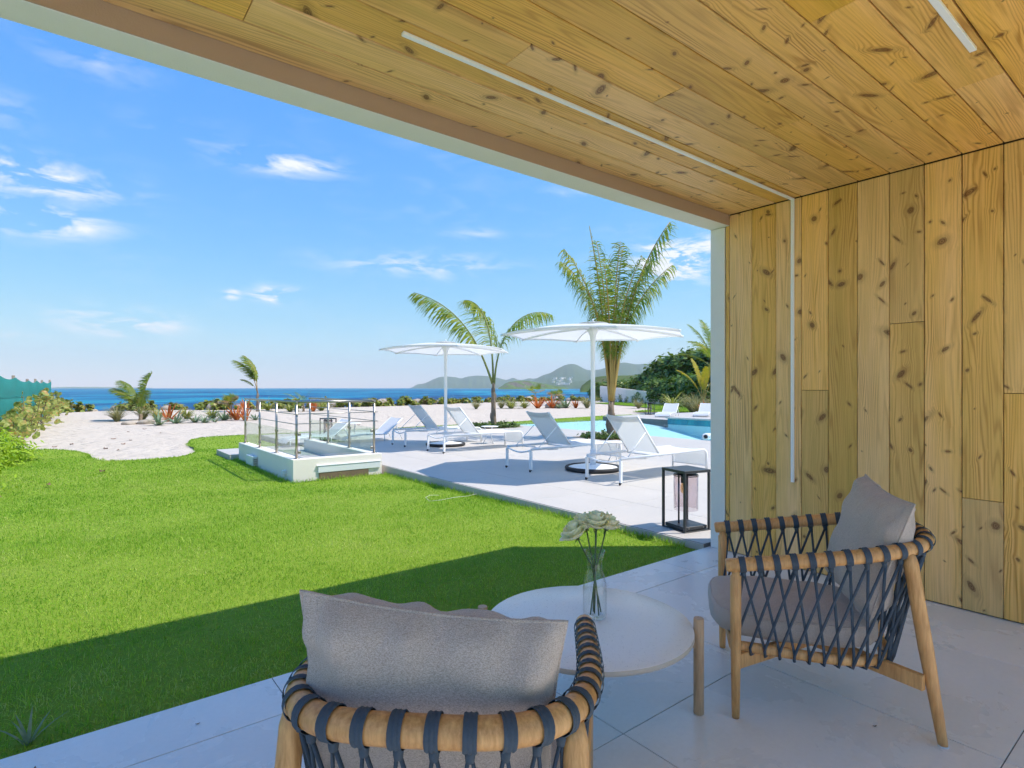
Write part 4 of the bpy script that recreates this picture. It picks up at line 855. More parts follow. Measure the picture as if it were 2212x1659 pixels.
def panel(a, b):
    d = Vector((b[0]-a[0], b[1]-a[1], 0)); L = d.length; ang = math.atan2(d.y, d.x)
    MB().box(.055, L-.055, -.004, .004, .045, .445, .001).build('glass_panel', M['rail_glass'], rl, (a[0]-RO.x, a[1]-RO.y, 0), (0, 0, ang))
    for s_ in (.045, L-.045):
        for h in (.10, .39): MB().box(s_-.022, s_+.022, -.012, .012, h-.022, h+.022, .003).build('clamp', st, rl, (a[0]-RO.x, a[1]-RO.y, 0), (0, 0, ang))
for i in range(3): panel(posts[i], posts[i+1]); panel(posts[4+i], posts[5+i])
panel(posts[0], posts[4])
# ------------------------------------------------------------------ pale device lying at the pool edge
t = thing('pool_device', 'pale rounded box-shaped device with a dark round lens lying at the pool edge', 'device', (13.25, 8.62, DZ+.0012), R(20))
MB().box(-.10, .34, -.09, .09, 0, .15, .03).build('case', M['white_plastic'], t)
MB().lathe([(0, 0), (.045, 0), (.052, .008), (.052, .012), (0, .012)], 20).build('lens', M['rubber'], t, (-.10, -.01, .088), (0, -math.pi/2, 0)); MB().lathe([(0, 0), (.018, 0), (.018, .006), (0, .006)], 12).build('button', M['black_metal'], t, (-.02, -.0905, .07), (R(90), 0, 0))
# ------------------------------------------------------------------ plants
pr = random.Random(21); prn = np.random.default_rng(31)
WIND = Vector((-.80, .62, 0))            # blows towards the left of the view, as the palms lean
def frond(base, az, lean, length, bend, mat_, parent, wind=.5, seed=0, leaf=.42, n=38, petiole=.28, pm='petiole', wid=.022, droop=.5):
    """one palm frond: curved rachis with two rows of drooping, wind-blown leaflets"""
    rg = random.Random(seed); P = []; p = Vector(base); N = 16; th = lean; hd = Vector((math.cos(az), math.sin(az), 0))
    for i in range(N+1):
        P.append(p.copy()); s = i/N; d = hd*math.sin(th)+Vector((0, 0, math.cos(th))); d = (d+WIND*wind*s*s*.55).normalized(); p = p+d*(length/N); th += bend*(.25+1.5*s)/N
    mb = MB(); 
    for k in range(n):
        s = petiole+(1-petiole)*(k+.5)/n; f = s*N; i = min(N-1, int(f)); q = P[i].lerp(P[i+1], f-i); tg = (P[i+1]-P[i]).normalized(); t_ = (s-petiole)/(1-petiole)
        L = leaf*length/2.6*(math.sin(math.pi*(.12+.80*t_))**.8)*rg.uniform(.85, 1.12)
        sd = tg.cross(Vector((0, 0, 1))); sd = sd.normalized() if sd.length > .05 else hd.cross(tg).normalized(); nn = sd.cross(tg).normalized()
        for sg in (-1, 1):
            d0 = (sd*sg*.95+tg*(.55+.5*t_)+nn*.25).normalized(); v = []; c = q.copy(); w = wid*length/2.6*.62*rg.uniform(.75, 1.25); dr = droop*rg.uniform(.7, 1.7)
            pts = [c]
            for j in range(3):
                sj = (j+1)/3; dd = (d0+Vector((0, 0, -1))*dr*sj+WIND*wind*sj*1.0).normalized(); c = c+dd*L/3; pts.append(c)
            across = (d0.cross(nn)).normalized() if True else nn
            ww = [w*.5, w, w*.8, 0]
            vs = [pts[0]-across*ww[0], pts[0]+across*ww[0], pts[1]+across*ww[1], pts[1]-across*ww[1], pts[2]+across*ww[2], pts[2]-across*ww[2], pts[3]]
            mb.add(vs, [(0, 1, 2, 3), (3, 2, 4, 5), (5, 4, 6)])
    o = mb.build('frond', M[mat_], parent)
    MB().tube(P, [max(.004, .026*length/2.6*(1-.85*i/N)) for i in range(N+1)], 6).build('rachis', M[pm], o)
    return o
def img_az(right, fwd=0): v = camR*right+camF*fwd; return math.atan2(v.y, v.x)
def palm(label, loc, trunk, tr, fronds, mat_='palm', pm='petiole', lean=(0, 0), name='palm_tree', group=None, n=38, wid=.022, leaf=.42, droop=.5):
    t = thing(name, label, 'palm tree', loc, 0, group); top = Vector((lean[0], lean[1], trunk))
    pts = [Vector((0, 0, -.08)), Vector((0, 0, .05)), top*.35, top*.7, top]; MB().tube(pts, [tr*1.35, tr*1.25, tr, tr*.85, tr*.55], 12).build('trunk', M['trunk'], t)
    for k in range(int(trunk/.16)):       # old leaf bases clasp the trunk
        s = (k+.6)/max(1, int(trunk/.16)); a = k*2.4; c = top*s; r_ = tr*(1.15-.35*s)
        MB().tube([c+Vector((math.cos(a)*r_*.55, math.sin(a)*r_*.55, -.06)), c+Vector((math.cos(a)*r_*1.02, math.sin(a)*r_*1.02, .08)), c+Vector((math.cos(a)*r_*1.12, math.sin(a)*r_*1.12, .22))], [r_*.55, r_*.36, r_*.10], 6).build('leaf_base', M['trunk'], t)
    for k, (az_, le, L, be, wi, *hb) in enumerate(fronds):
        b = top*(hb[0] if hb else 1.0)+Vector((math.cos(az_), math.sin(az_), 0))*tr*.35-Vector((0, 0, .05)); frond(b, az_, R(le), L, R(be), mat_, t, wi, 100+k*7+int(loc[0]*10), leaf, n, .30, pm, wid, droop)
    return t
A = img_az
# palm beside the near parasol (tall upright bundle of fronds)
palm('tall coconut palm with upright orange stalks behind the near parasol', (11.76, 10.61, DZ), 1.05, .105,
     [(A(-1, .2), 4, 4.9, 8, .0), (A(-1, -.3), 5, 4.4, 40, .05), (A(-.5, 1), 3, 4.6, 14, .05), (A(.6, .8), 4, 4.5, 16, .0), (A(1, .1), 8, 5.3, 22, -.35), (A(1, -.4), 6, 4.1, 52, -.15), (A(.7, -.7), 3, 4.0, 34, 0), (A(-.3, -1), 3, 3.9, 40, .1), (A(1, .6), 5, 4.4, 42, -.2), (A(-1, .5), 2, 4.4, 55, .05), (A(.2, -1), 2, 4.3, 20, 0)], n=64, droop=1.7, leaf=.52, wid=.019)
# palm beside the far parasol (three long arching fronds)
palm('coconut palm with three long arching fronds behind the far parasol', (11.72, 16.05, DZ), 1.55, .085,
     [(A(-1, .1), 19, 4.5, 56, .75), (A(-.15, .4), 3, 4.3, 92, .75), (A(.45, .2), 5, 4.0, 118, .0)], pm='petiole_green', n=54, droop=1.6, leaf=.62, wid=.026)
# small wind-bent palms on the sand
palm('small wind-bent palm on the sand beside the fountain grass', (2.62, 31.64, -.13), .32, .07, [(A(-1, .1), 22, 1.9, 62, 1.0), (A(-1, .4), 12, 2.1, 58, 1.0), (A(-.6, -.4), 16, 1.7, 75, .9), (A(.3, .2), 5, 2.0, 38, .75), (A(.5, -.3), 8, 1.3, 55, .2), (A(-.2, .2), 30, 1.5, 60, .8)], 'palm', 'petiole_green', n=64, wid=.040, leaf=.85, droop=.7)
palm('slender wind-bent palm standing on the sand behind the stairwell', (9.66, 39.3, -.13), 1.35, .075, [(A(-1, .1), 12, 2.7, 62, .95), (A(-.5, .3), 4, 2.7, 50, .8), (A(-.2, -.4), 3, 2.2, 40, .7), (A(-1, -.4), 25, 1.3, 70, .8)], 'palm', 'petiole', n=60, wid=.040, leaf=.75, droop=.7)
palm('small ragged palm seen through the stairwell railing', (12.04, 37.5, -.13), .45, .06, [(A(-1, 0), 40, 1.5, 45, .9), (A(-.5, .3), 18, 1.2, 60, .8), (A(.6, .2), 15, 1.1, 40, .2), (A(.2, -.5), 30, 1.0, 60, .5), (A(-.8, -.5), 55, 1.0, 50, .5)], 'palm', 'petiole_green', n=22, wid=.035, leaf=.6)
palm('bright yellow young palm by the planted bed across the pool', (36.5, 24.0, -.1), .65, .13, [(A(-1, .1), 20, 3.0, 55, .35), (A(-.3, .4), 8, 3.2, 24, .1), (A(.5, .1), 10, 3.2, 20, .1), (A(1, -.2), 18, 2.9, 35, 0), (A(0, -1), 6, 2.6, 40, .2)], 'palm_yellow', 'petiole', n=70, wid=.03, leaf=.36)
palm('tall green palm half hidden by the white column', (30.5, 19.2, -.1), 2.6, .16, [(A(-1, .2), 14, 3.2, 40, .2), (A(-.8, -.5), 30, 3.0, 75, .2), (A(-.4, .7), 8, 3.3, 30, .1), (A(1, .1), 20, 3.2, 50, 0), (A(.5, -.7), 12, 3.0, 60, 0), (A(-1, -.1), 48, 2.8, 70, .2)], 'palm', 'petiole_green', n=70, wid=.024, leaf=.5)
def fan_palm(label, loc, h, n, dry, r_=.36):
    t = thing('fan_palm', label, 'palm tree', loc, 0, 'fan palms on the sand'); rg = random.Random(int(loc[0]*7))
    for k in range(2 if dry else 1): MB().tube([(.07*k, .05*k, -.05), (.07*k, .04*k, h*.5), (.04*k, 0, h*.62)], [.035, .03, .022], 7).build('trunk', M['trunk'], t)
    for k in range(n):
        a = k*2.4+rg.uniform(-.3, .3); el_ = rg.uniform(.15, 1.25); d = Vector((math.cos(a)*math.cos(el_), math.sin(a)*math.cos(el_), math.sin(el_))); c = Vector((0, 0, h*.6)); hub = c+d*h*.30*rg.uniform(.8, 1.2)
        mb = MB().tube([c, hub], .007, 4); sd = d.cross(Vector((0, 0, 1))).normalized(); up = sd.cross(d).normalized()
        for j in range(15):
            q = (j-7)/7*1.45; dd = (d*math.cos(q)+sd*math.sin(q)+up*.12).normalized(); L = r_*rg.uniform(.8, 1.1); tip = hub+dd*L+Vector((0, 0, -.10*L))+WIND*.08; w_ = (sd*math.cos(q)-d*math.sin(q))*.020; m_ = hub+dd*L*.55
            mb.add([hub, m_+w_, tip, m_-w_], [(0, 1, 2, 3)])
        mb.build('fan_leaf', M['palm_dry' if (dry and el_ < .9) or el_ < .35 else 'palm'], t)
fan_palm('fan palm with pinkish dry leaves on two thin stems beside the orange bromeliads', (6.19, 30.25, -.13), 1.1, 13, True, .42); fan_palm('round-headed fan palm above the orange plants on the beach sand', (30.1, 35.4, -.13), 1.75, 14, False, .5)
fan_palm('bushy fan palm beside the round boulder on the beach sand', (33.2, 36.6, -.13), 1.15, 12, True, .5); fan_palm('paler fan palm next to the bushy one, behind the boulder', (35.3, 38.2, -.13), 1.25, 12, False, .5)
def clump(n, L, w, droop, spread, seed, seg=3, stiff=0):
    rg = random.Random(seed); mb = MB()
    for k in range(n):
        a = rg.uniform(0, 6.283); th = spread*rg.uniform(.08, 1)**.7; l = L*rg.uniform(.65, 1.1); p = Vector((math.cos(a), math.sin(a), 0))*L*.07*rg.random(); hd = Vector((math.cos(a), math.sin(a), 0)); sd = Vector((-math.sin(a), math.cos(a), 0)); pts = [p]
        for j in range(seg): d = hd*math.sin(th)+Vector((0, 0, math.cos(th))); p = p+d*l/seg; pts.append(p); th += droop*rg.uniform(.7, 1.2)/seg
        vs = []; fs = []
        for j, q in enumerate(pts): ww = w*(1-(j/seg)**2.2)*(.8 if j == 0 else 1)*.5; vs += [q-sd*ww, q+sd*ww]
        fs = [(2*j, 2*j+1, 2*j+3, 2*j+2) for j in range(seg)]; mb.add(vs, fs)
    return mb.mesh('leaves')
CL = {'fountain': [clump(170, .62, .012, 1.3, .75, 40+k, 4) for k in range(2)], 'brom': [clump(15, .52, .075, .35, .85, 50+k, 4) for k in range(3)], 'agave': [clump(17, .36, .055, .25, 1.25, 60+k, 3) for k in range(3)], 'spider': [clump(70, .55, .028, 1.5, 1.0, 70+k, 4) for k in range(3)]}
def plant(kind, label, x, y, h, group, z=None, wide=1.0):
    nm = {'fountain': 'fountain_grass', 'brom': 'bromeliad', 'agave': 'agave', 'spider': 'spider_plant'}[kind]; ref = {'fountain': .52, 'brom': .46, 'agave': .28, 'spider': .40}[kind]
    o = link(nm, pr.choice(CL[kind]), M[kind], None, (x, y, (float(sand_z(np.array(x), np.array(y)))-.01) if z is None else z), (0, 0, pr.uniform(0, 6.28))); s = h/ref*1.55; o.scale = (s*wide, s*wide, s)
    return props(o, label, {'fountain': 'grass clump', 'brom': 'bromeliad', 'agave': 'agave', 'spider': 'plant'}[kind], group)
for m_k in CL:
    for me in CL[m_k]: me.materials.append(M[m_k])
for a in [('fountain', 'round fountain grass clump standing alone in front of the small wind-bent palm', 1.70, 31.3, .62), ('fountain', 'fountain grass clump at the foot of the small wind-bent palm', 2.80, 32.5, .60), ('fountain', 'fountain grass clump behind the coconut palm trunk', 23.2, 33.9, .55), ('fountain', 'darker of two touching fountain grass clumps beside the spotted flower plants', 25.4, 33.8, .6), ('fountain', 'paler of two touching fountain grass clumps beside the spotted flower plants', 26.3, 33.9, .55), ('fountain', 'small fountain grass tuft next to the round boulder', 30.4, 32.4, .42), ('fountain', 'tall fountain grass clump behind the small orange bromeliad by the near parasol pole', 30.9, 30.3, .78), ('fountain', 'fountain grass tuft in front of the lawn strip by the white wall', 33.6, 27.6, .6), ('fountain', 'leaning fountain grass clump between the two far low loungers', 28.6, 19.2, .9), ('fountain', 'fountain grass clump behind the far low loungers', 30.2, 20.6, 1.0)]: plant(*a, 'fountain grass clumps')
for a in [('brom', 'large orange bromeliad beside the yellow-green spider plant on the sand', 3.58, 30.2, .55), ('brom', 'orange bromeliad next to the pinkish fan palm', 6.27, 29.3, .52), ('brom', 'orange bromeliad at the foot of the railing corner view, in front of the agave', 6.50, 28.6, .5), ('brom', 'orange bromeliad behind the slender palm trunk', 8.9, 39.1, .6), ('brom', 'orange bromeliad seen between the railing posts beside the ragged palm', 12.5, 37.0, .58), ('brom', 'pinkish orange bromeliad under the round-headed fan palm', 27.7, 32.3, .75), ('brom', 'olive orange bromeliad beside the round boulder', 28.7, 31.8, .68), ('brom', 'small orange bromeliad in front of the tall fountain grass', 30.4, 31.0, .5), ('brom', 'orange bromeliad in the planted bed across the pool', 27.6, 17.9, .62)]: plant(*a, 'orange bromeliads')
for a in [('agave', 'grey-green agave in front of the large orange bromeliad', 2.9, 27.4, .34), ('agave', 'blue-green agave in front of the spider plants', 4.4, 28.6, .30), ('agave', 'pale agave touching the blue-green one', 4.7, 28.1, .26), ('agave', 'flat young agave in front of the last spider plant', 5.15, 28.3, .18), ('agave', 'thin upright agave beside the pinkish fan palm stems', 5.76, 29.4, .36), ('agave', 'agave between the railing posts on the sand', 7.0, 28.8, .26), ('agave', 'tiny agave beside the ragged palm', 11.46, 37.1, .22), ('agave', 'upright agave shoots next to the large orange bromeliad', 3.68, 28.6, .4), ('agave', 'bushy grey-green agave between the boulder and the small orange bromeliad', 30.0, 31.6, .6), ('agave', 'small agave at the foot of the round boulder', 28.8, 31.2, .3)]: plant(*a, 'agaves on the sand', wide=1.15)
for a in [('spider', 'yellow-green spider plant touching the large orange bromeliad', 3.35, 32.1, .5), ('spider', 'yellow-green spider plant between bromeliad and agaves', 4.55, 31.9, .48), ('spider', 'yellow-green spider plant beside the pinkish fan palm', 5.55, 31.1, .48), ('spider', 'spider plant behind the railing near the slender palm', 10.7, 40.8, .6), ('spider', 'pale spider plant beside the ragged palm', 11.15, 37.4, .55), ('spider', 'spider plant beyond the railing beside the orange bromeliad', 13.35, 37.9, .55), ('spider', 'yellow-green spider plant under the round-headed fan palm', 27.0, 33.0, .55), ('spider', 'yellow-green spider plant behind the far low loungers', 31.8, 23.2, .9), ('spider', 'spider plant beside the yellow palm', 33.5, 20.8, .9), ('spider', 'dry spider plant with spotted flower heads beside the fountain grass', 25.9, 33.2, .55)]: plant(*a, 'spider plants on the sand')
# sea grape bushes and boulders along the shore
def disc(n=7): return [(math.cos(2*math.pi*k/n), math.sin(2*math.pi*k/n)) for k in range(n)]
def leaf_cloud(name, n, rx, ry, rz, size, seed, z0=0, shape='disc', shell=.55, top=.8):
    """leaf blades spread through a lumpy volume; real gaps between clumps"""
    rg = np.random.default_rng(seed); nc = max(5, n//55); cen = rg.normal(size=(nc, 3)); cen /= np.linalg.norm(cen, axis=1)[:, None]; cen[:, 2] = np.abs(cen[:, 2])*top+rg.uniform(-.25, .1, nc); cen *= rg.uniform(shell, 1, nc)[:, None]**.5
    k = rg.integers(0, nc, n); P = cen[k]*.86+rg.normal(size=(n, 3))*.17; C = P*np.array([rx, ry, rz])+np.array([0, 0, z0])
    N = P+rg.normal(size=(n, 3))*.55; N[:, 2] += .55; N /= np.linalg.norm(N, axis=1)[:, None]; U = np.cross(N, rg.normal(size=(n, 3))); U /= np.linalg.norm(U, axis=1)[:, None]; Vv = np.cross(N, U); s = size*rg.uniform(.6, 1.3, n)[:, None]
    if shape == 'disc': ring = disc(6)
    else: ring = [(-.9, 0), (-.2, .42), (1.0, 0), (-.2, -.42)]
    V = np.stack([C+U*s*a+Vv*s*b for a, b in ring], 1); m = len(ring); F = np.arange(n*m).reshape(n, m); return mesh_np(name, V.reshape(-1, 3), F)
SG = [leaf_cloud('foliage', 120+30*k, .55, .45, .45, .085, 80+k, .12) for k in range(4)]
for m_ in SG: m_.materials.append(M['seagrape'])
BM_ = []
for k in range(5):
    bm = bmesh.new(); bmesh.ops.create_icosphere(bm, subdivisions=3, radius=1); rg = random.Random(k); dirs = [Vector((rg.gauss(0, 1), rg.gauss(0, 1), rg.gauss(0, 1))).normalized() for _ in range(9)]; cut = [rg.uniform(.62, .95) for _ in dirs]
    for v_ in bm.verts:
        d = v_.co.normalized(); r_ = 1
        for q, c_ in zip(dirs, cut):
            dt = d.dot(q)
            if dt > .05: r_ = min(r_, c_/dt)
        v_.co = d*(r_*.6+.4*min(1, r_*1.1))
    me = bpy.data.meshes.new('boulder'); bm.to_mesh(me); bm.free(); me.polygons.foreach_set('use_smooth', [True]*len(me.polygons)); me.materials.append(M['rock']); BM_.append(me)
def boulder(x, y, r_, label, group, z=None, sq=.72):
    o = link('boulder', pr.choice(BM_), None, None, (x, y, (float(sand_z(np.array(x), np.array(y))) if z is None else z)+r_*sq*.25), (pr.uniform(-.2, .2), pr.uniform(-.2, .2), pr.uniform(0, 6.28))); o.scale = (r_*pr.uniform(.9, 1.25), r_*pr.uniform(.8, 1.0), r_*sq); return props(o, label, 'boulder', group)
xs_ = np.arange(-.5, 50, .95); k = 0
for i, x in enumerate(xs_):
    x = float(x)+pr.uniform(-.3, .3); y = float(shore_y(x))
    if i % 3 != 1: boulder(x, y+pr.uniform(.2, 1.0), pr.uniform(.30, .52) if pr.random() < .7 else pr.uniform(.58, .78), 'tan boulder in the row along the shore', 'boulders along the shore')
    for rep in range(pr.choice((1, 1, 2))):
        b = thing('sea_grape', 'low round-leaved sea grape bush among the shore boulders', 'bush', (x+pr.uniform(-.4, .4), y-pr.uniform(-.25, .35), -.16), pr.uniform(0, 6), 'sea grape bushes along the shore'); s = pr.uniform(.85, 1.5); fo = link('foliage', pr.choice(SG), None, b); fo.scale = (s*1.1, s*1.1, s*pr.uniform(.8, 1.25))
        for q in range(3): MB().tube([(0, 0, -.02), (pr.uniform(-.2, .2)*s, pr.uniform(-.2, .2)*s, .25*s), (pr.uniform(-.4, .4)*s, pr.uniform(-.3, .3)*s, .5*s)], [.018, .013, .006], 5).build('stem', M['stem_wood'], b)
boulder(29.3, 32.3, .62, 'big round boulder among the plants on the beach sand', None); boulder(31.0, 32.9, .32, 'flat pale boulder beside the big round one', None, sq=.4); boulder(2.0, 28.9, .30, 'small grey rock on the sand in front of the small wind-bent palm', None, sq=.42); boulder(2.6, 29.0, .42, 'flat tan rock on the sand at the small palm', None, sq=.36)
# big-leaved sea grape hedge by the fence, leaves built singly
lm = []
for k in range(2):
    mb = MB(); r_ = disc(9); mb.add([(0, 0, .0)]+[(a*.105, b*.098, .012*math.cos(3*i_+k)) for i_, (a, b) in enumerate(r_)], [(0, 1+i_, 1+(i_+1) % 9) for i_ in range(9)]); me = mb.mesh('leaf'); me.materials.append(M['seagrape_big']); lm.append(me)
HG = [(-1.25, 19.6, .55), (-1.35, 21.4, .75), (-1.15, 23.2, .85), (-1.2, 25.6, .95), (-1.05, 28.0, .85), (-1.0, 30.6, .9), (-.9, 33.4, .95), (-.8, 36.4, .95), (-.65, 39.6, .9), (-.5, 42.6, .95)]
for i, (x, y, h) in enumerate(HG):
    b = thing('sea_grape', 'big-leaved sea grape shrub growing along the green net fence', 'bush', (x, y, -.15), 0, 'sea grape shrubs along the fence'); rg = random.Random(300+i); w = .55 if i < 3 else .7
    for q in range(5): MB().tube([(rg.uniform(-.15, .15), rg.uniform(-.4, .4), 0), (rg.uniform(-.25, .25), rg.uniform(-.6, .6), h*.5), (rg.uniform(-.35, .35), rg.uniform(-.8, .8), h*.9)], [.016, .012, .006], 5).build('stem', M['stem_wood'], b)
    shoots = [(rg.gauss(0, w*.30), rg.gauss(0, .55), h*rg.uniform(.95, 1.55)) for _ in range(3)]
    for sx_, sy_, sz_ in shoots: MB().tube([(sx_*.4, sy_*.5, 0), (sx_*.8, sy_*.8, sz_*.6), (sx_, sy_, sz_)], [.014, .011, .006], 5).build('stem', M['stem_wood'], b)
    for q in range(60):
        zz = h*rg.uniform(.08, .95)**.9; lp = (rg.gauss(0, w*.42), rg.gauss(0, .62), zz)
        if q < 18: s0_ = shoots[q % 3]; lp = (s0_[0]+rg.gauss(0, .07), s0_[1]+rg.gauss(0, .08), s0_[2]-rg.uniform(-.05, .35))
        o = link('leaf', rg.choice(lm), None, b, lp, (rg.gauss(.5, .6), rg.gauss(0, .6), rg.uniform(0, 6.28))); s = rg.uniform(.7, 1.35); o.scale = (s, s, s)
# bright green clipped hedge
hm_ = leaf_cloud('foliage', 5200, .66, .9, .60, .048, 400, .12, 'leaf', .35); hm_.materials.append(M['hedge'])
for i, (x, y, s) in enumerate(((-1.62, 17.1, 1.0), (-1.55, 15.6, 1.08), (-1.66, 14.1, 1.0), (-1.6, 12.6, 1.0), (-1.75, 11.0, 1.05))):
    b = thing('hedge_shrub', 'bright green leafy hedge shrub at the lawn edge below the fence', 'hedge', (x, y, -.12), i*1.1, 'bright green hedge shrubs'); fo = link('foliage', hm_, None, b); fo.scale = (s, s*1.1, s)
    for q in range(5): MB().tube([(0, 0, 0), (.2*math.cos(q*1.3), .25*math.sin(q*1.3), .45)], [.02, .006], 5).build('stem', M['stem_wood'], b)
# green net fence
F_pts = [(-1.95, 15.0), (-1.80, 18.8), (-1.66, 22.6), (-1.50, 26.4), (-1.30, 30.2), (-1.15, 33.0), (-1.0, 35.6), (-.78, 39.0)]
fe = thing('net_fence', 'turquoise green netting fence on timber posts along the garden edge', 'fence', (F_pts[0][0], F_pts[0][1], -.2)); FO = Vector((F_pts[0][0], F_pts[0][1], -.2)); hts = [1.95, 1.93, 1.99, 1.97, 1.90, 1.94, 1.91, 1.96]
for (x, y), h in zip(F_pts, hts): MB().box(-.045, .045, -.045, .045, 0, h+.07, .004).build('post', M['rock'], fe, (x-FO.x-.05, y-FO.y, 0))
for i in range(len(F_pts)-1):
    a, b = Vector((*F_pts[i], 0)), Vector((*F_pts[i+1], 0)); h0, h1 = hts[i], hts[i+1]
    def fn(u, v):
        p = a.lerp(b, u)-Vector((FO.x, FO.y, 0)); sag = .10*math.sin(math.pi*u); hh = (h0+(h1-h0)*u-sag*v**2); bil = .05*math.sin(math.pi*u)*math.sin(math.pi*min(1, v*3 % 1.0001)); return (p.x+.012+bil, p.y, hh*v)
    pn = MB().grid(fn, 10, 18).build('net_panel', M['net'], fe)
    for v_ in (.33, .66): MB().tube([Vector(fn(s, v_))+Vector((.012, 0, 0)) for s in np.linspace(0, 1, 9)], .010, 4).build('seam_line', M['net'], pn)
# white boundary wall with its row of young shrubs
WA, WB = Vector((47.6, 44.5, -.3)), Vector((38.8, 23.2, -.3)); bw = thing('boundary_wall', 'long white boundary wall stepping down towards the pool', 'wall', WA[:]); d_ = WB-WA; nrm = Vector((d_.y, -d_.x, 0)).normalized(); n_ = 12; mb = MB()
for k in range(n_):
    a, b = WA.lerp(WB, k/n_)-WA, WA.lerp(WB, (k+1)/n_)-WA; h0, h1 = 1.92-1.18*(k/n_), 1.92-1.18*((k+1)/n_); q = nrm*.1
    m1 = MB().add([a-q, a+q, b+q, b-q, a-q+Vector((0, 0, h0)), a+q+Vector((0, 0, h0)), b+q+Vector((0, 0, h1)), b-q+Vector((0, 0, h1))], [(0, 3, 2, 1), (4, 5, 6, 7), (0, 4, 7, 3), (1, 2, 6, 5), (0, 1, 5, 4), (3, 7, 6, 2)]); m1.build('wall_section', M['paint'], bw)
sh = [leaf_cloud('foliage', 260, .42, .42, .95, .07, 500+k, .12, 'leaf', .2, 1.0) for k in range(3)]
for m_ in sh: m_.materials.append(M['shrub'])
for i, s in enumerate((.03, .09, .20, .28, .35, .43, .50, .57, .65, .74, .86, .94)):
    p = WA.lerp(WB, s)-nrm*(.95 if nrm.x > 0 else -.95); b = thing('young_shrub', 'young upright shrub in the row against the white boundary wall', 'shrub', (p.x, p.y, -.12), i, 'young shrubs along the white wall'); fo = link('foliage', sh[i % 3], None, b); q = pr.uniform(.75, 1.15)*(1 if i not in (2, 4, 7) else .7); fo.scale = (q, q, q*1.05); MB().tube([(0, 0, -.02), (0, 0, .9*q)], [.02, .008], 5).build('stem', M['stem_wood'], b)
# broad-leaved trees behind the wall
tc_ = [leaf_cloud('crown', 4200, 1, 1, 1, .082, 600+k, 0, 'disc', .35, 1.05) for k in range(3)]
for j, m_ in enumerate(tc_): m_.materials.append(M['tree'])
tl_ = leaf_cloud('crown', 3000, 1, 1, 1, .085, 640, 0, 'disc', .35, 1.0); tl_.materials.append(M['tree_light'])
def tree(label, x, y, r_, h, me, group, z=-.4):
    t = thing('broadleaf_tree', label, 'tree', (x, y, z), pr.uniform(0, 6), group); c = h-r_*.85
    MB().tube([(0, 0, -.3), (.1, .05, c*.4), (-.05, .1, c*.9), (0, 0, c+r_*.5)], [.22, .18, .14, .05], 8).build('trunk', M['trunk'], t)
    for k in range(6):
        a = k*1.05; MB().tube([(0, 0, c*.5), (.45*r_*math.cos(a), .45*r_*math.sin(a), c+.1*r_), (.8*r_*math.cos(a), .8*r_*math.sin(a), c+.55*r_)], [.09, .06, .02], 5).build('limb', M['stem_wood'], t)
    o = link('crown', me, None, t, (0, 0, c)); o.scale = (r_, r_, r_*.92)
    return t
for i, (u, d, h, r_, lt) in enumerate(((1296, 72, 2.3, 1.5, 1), (1314, 73, 2.5, 1.6, 0), (1334, 70, 2.3, 1.5, 1), (1352, 72, 2.6, 1.7, 0), (1368, 68, 2.4, 1.6, 1), (1384, 64, 2.6, 1.7, 1), (1402, 63, 3.2, 2.0, 0), (1424, 61, 3.9, 2.3, 0), (1446, 60, 4.6, 2.5, 0), (1470, 59, 5.0, 2.6, 0), (1494, 57, 5.2, 2.6, 0), (1520, 56, 5.2, 2.6, 0), (1548, 54, 5.2, 2.6, 0), (1408, 56, 2.3, 1.5, 0), (1432, 53, 2.4, 1.6, 0), (1458, 51, 2.6, 1.7, 0), (1484, 48, 2.6, 1.7, 0), (1510, 46, 2.6, 1.7, 0), (1536, 44, 2.8, 1.8, 0), (1590, 52, 5.0, 2.8, 0))):
    q = at_px(u, 838, d); tree('light green tree at the low end of the grove behind the white wall' if lt else ('low dark green round-leaved tree in front of the taller grove behind the white wall' if h < 3 else 'tall dense dark green round-leaved tree in the grove behind the white wall'), float(q[0]), float(q[1]), r_, h, tl_ if lt else tc_[i % 3], 'light trees behind the wall' if lt else 'low dark trees behind the wall' if h < 3 else 'tall dark trees behind the wall')
# ground cover in the palm beds
gc = [leaf_cloud('foliage', 170, .34, .34, .24, .06, 700+k, .02, 'leaf', .2, .9) for k in range(3)]
for m_ in gc: m_.materials.append(M['shrub'])
def bed(cx0, cy0, pts, what):
    o = MB().box(-.75, .75, -.75, .75, 0, .006).build('planting_bed', M['stem_wood'], None, (cx0, cy0, DZ+.002)); props(o, 'square bed of dark soil '+what, kind='structure')
    for k, (dx, dy, s) in enumerate(pts):
        b = thing('ground_cover', 'low glossy ground cover plant '+what, 'plant', (cx0+dx, cy0+dy, DZ+.006), k, 'ground cover '+what); f_ = link('foliage', gc[k % 3], None, b); f_.scale = (s, s, s*1.05)
P8 = [(-.55, -.5, .9), (-.15, -.6, 1.0), (.3, -.55, 1.0), (.6, -.35, .8), (-.6, 0, 1.0), (-.35, -.25, .9), (.45, .15, .9), (-.5, .45, .9), (.1, .5, .9), (.62, .55, .6)]
bed(11.72, 16.05, P8, 'at the foot of the palm behind the far parasol'); bed(11.76, 10.61, P8, 'at the foot of the palm behind the near parasol')
for k in range(7):
    b = thing('ground_cover', 'low glossy ground cover plant in the bed across the pool', 'plant', (26.9+.5*(k % 4), 16.2+.9*(k//4)+.2*(k % 2), DZ+.09), k, 'ground cover across the pool'); f_ = link('foliage', gc[k % 3], None, b); f_.scale = (1.5, 1.5, 1.7)
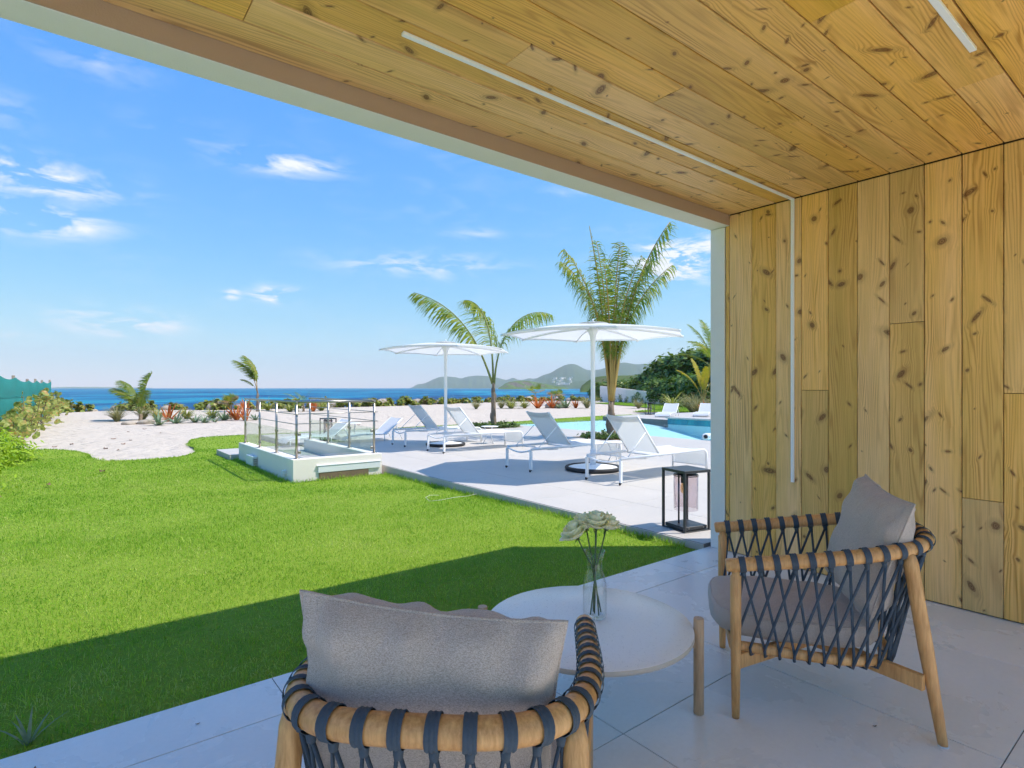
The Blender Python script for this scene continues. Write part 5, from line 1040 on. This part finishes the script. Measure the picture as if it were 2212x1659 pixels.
# fallen leaves, a weed, a loop of cord
fl = MB().grid(lambda u, v: ((u-.5)*.11, (v-.5)*.045*math.sin(math.pi*u)*1.2, .012*math.sin(math.pi*v)+.014*(2*u-1)**2), 6, 3).mesh('fallen_leaf'); fl.materials.append(M['dead'])
for (x, y, s) in ((.95, 16.9, 1.5), (1.15, 18.6, 1.3), (2.45, 22.5, 1.4), (1.05, 20.9, 1.2), (.05, 19.4, 1.5), (-.3, 17.4+1.4, 1.2), (1.4, 19.8, 1.1), (.72, 17.6, 1.6), (9.4, 22.3, 1.4), (13.2, 27.4, 1.3), (19.4, 26.6, 1.5), (8.3, 21.2, 1.2), (2.2, 25.0, 1.3), (1.6, 23.6, 1.1)):
    if (x, y) == (2.45, 15): continue
    o = link('fallen_leaf', fl, None, None, (x, y, float(sand_z(np.array(x), np.array(y)))+.004), (pr.uniform(-.2, .2), 0, pr.uniform(0, 6.28))); o.scale = (s, s, s); props(o, 'dry brown leaf lying on the sand', 'leaf', 'dry leaves on the sand')
for (x, y) in ((-.25, 11.0), (.45, 12.2), (-.75, 10.2)):
    o = link('fallen_leaf', fl, None, None, (x, y, float(lawn_z(x, y))+.035), (0, 0, pr.uniform(0, 6))); o.scale = (1.2, 1.2, 1.6); props(o, 'dry brown leaf lying on the lawn', 'leaf', 'dry leaves on the lawn')
for k_, (x, y) in enumerate(((.42, 2.66), (2.05, 1.02), (2.62, .92), (3.1, 1.75), (1.95, .78), (3.6, 2.3), (-.1, 2.72), (1.3, 2.76))):
    o = link('leaf_fragment', fl, None, None, (x, y, .003), (0, 0, k_*1.3)); o.scale = (.16, .14, .18); props(o, 'tiny brown leaf fragment lying on the terrace tiles', 'leaf', 'leaf fragments on the terrace tiles')
o = link('weed', clump(9, .16, .014, .6, 1.0, 900, 3), M['agave'], None, (-.13, 2.98, -.03)); props(o, 'pale weed rosette in the lawn at the tile edge', 'weed')
cp = [(3.92, 6.62, 0), (3.74, 6.55, .03), (3.60, 6.40, .035), (3.55, 6.22, .02), (3.66, 6.14, .03), (3.86, 6.14, .04), (4.08, 6.16, .03), (4.20, 6.12, .05)]
o = MB().tube([(x, y, float(lawn_z(x, y))+.028+z) for x, y, z in cp], .0019, 5).build('string', M['cord']); props(o, 'loop of white string lying on the grass beside the deck', 'string')
# ------------------------------------------------------------------ haze of the sea air
g = G('haze'); vol = g.n('ShaderNodeVolumePrincipled'); vol.inputs['Color'].default_value = (.88, .95, 1.0, 1); vol.inputs['Density'].default_value = 1.7e-4; vol.inputs['Anisotropy'].default_value = 0
o_ = g.n('ShaderNodeOutputMaterial'); g.t.links.new(vol.outputs[0], o_.inputs['Volume'])
hb = MB().box(-5900, 5900, -5900, 5900, -4.2, 290).build('haze', g.m); props(hb, 'pale sea haze in the air', 'haze', kind='stuff')
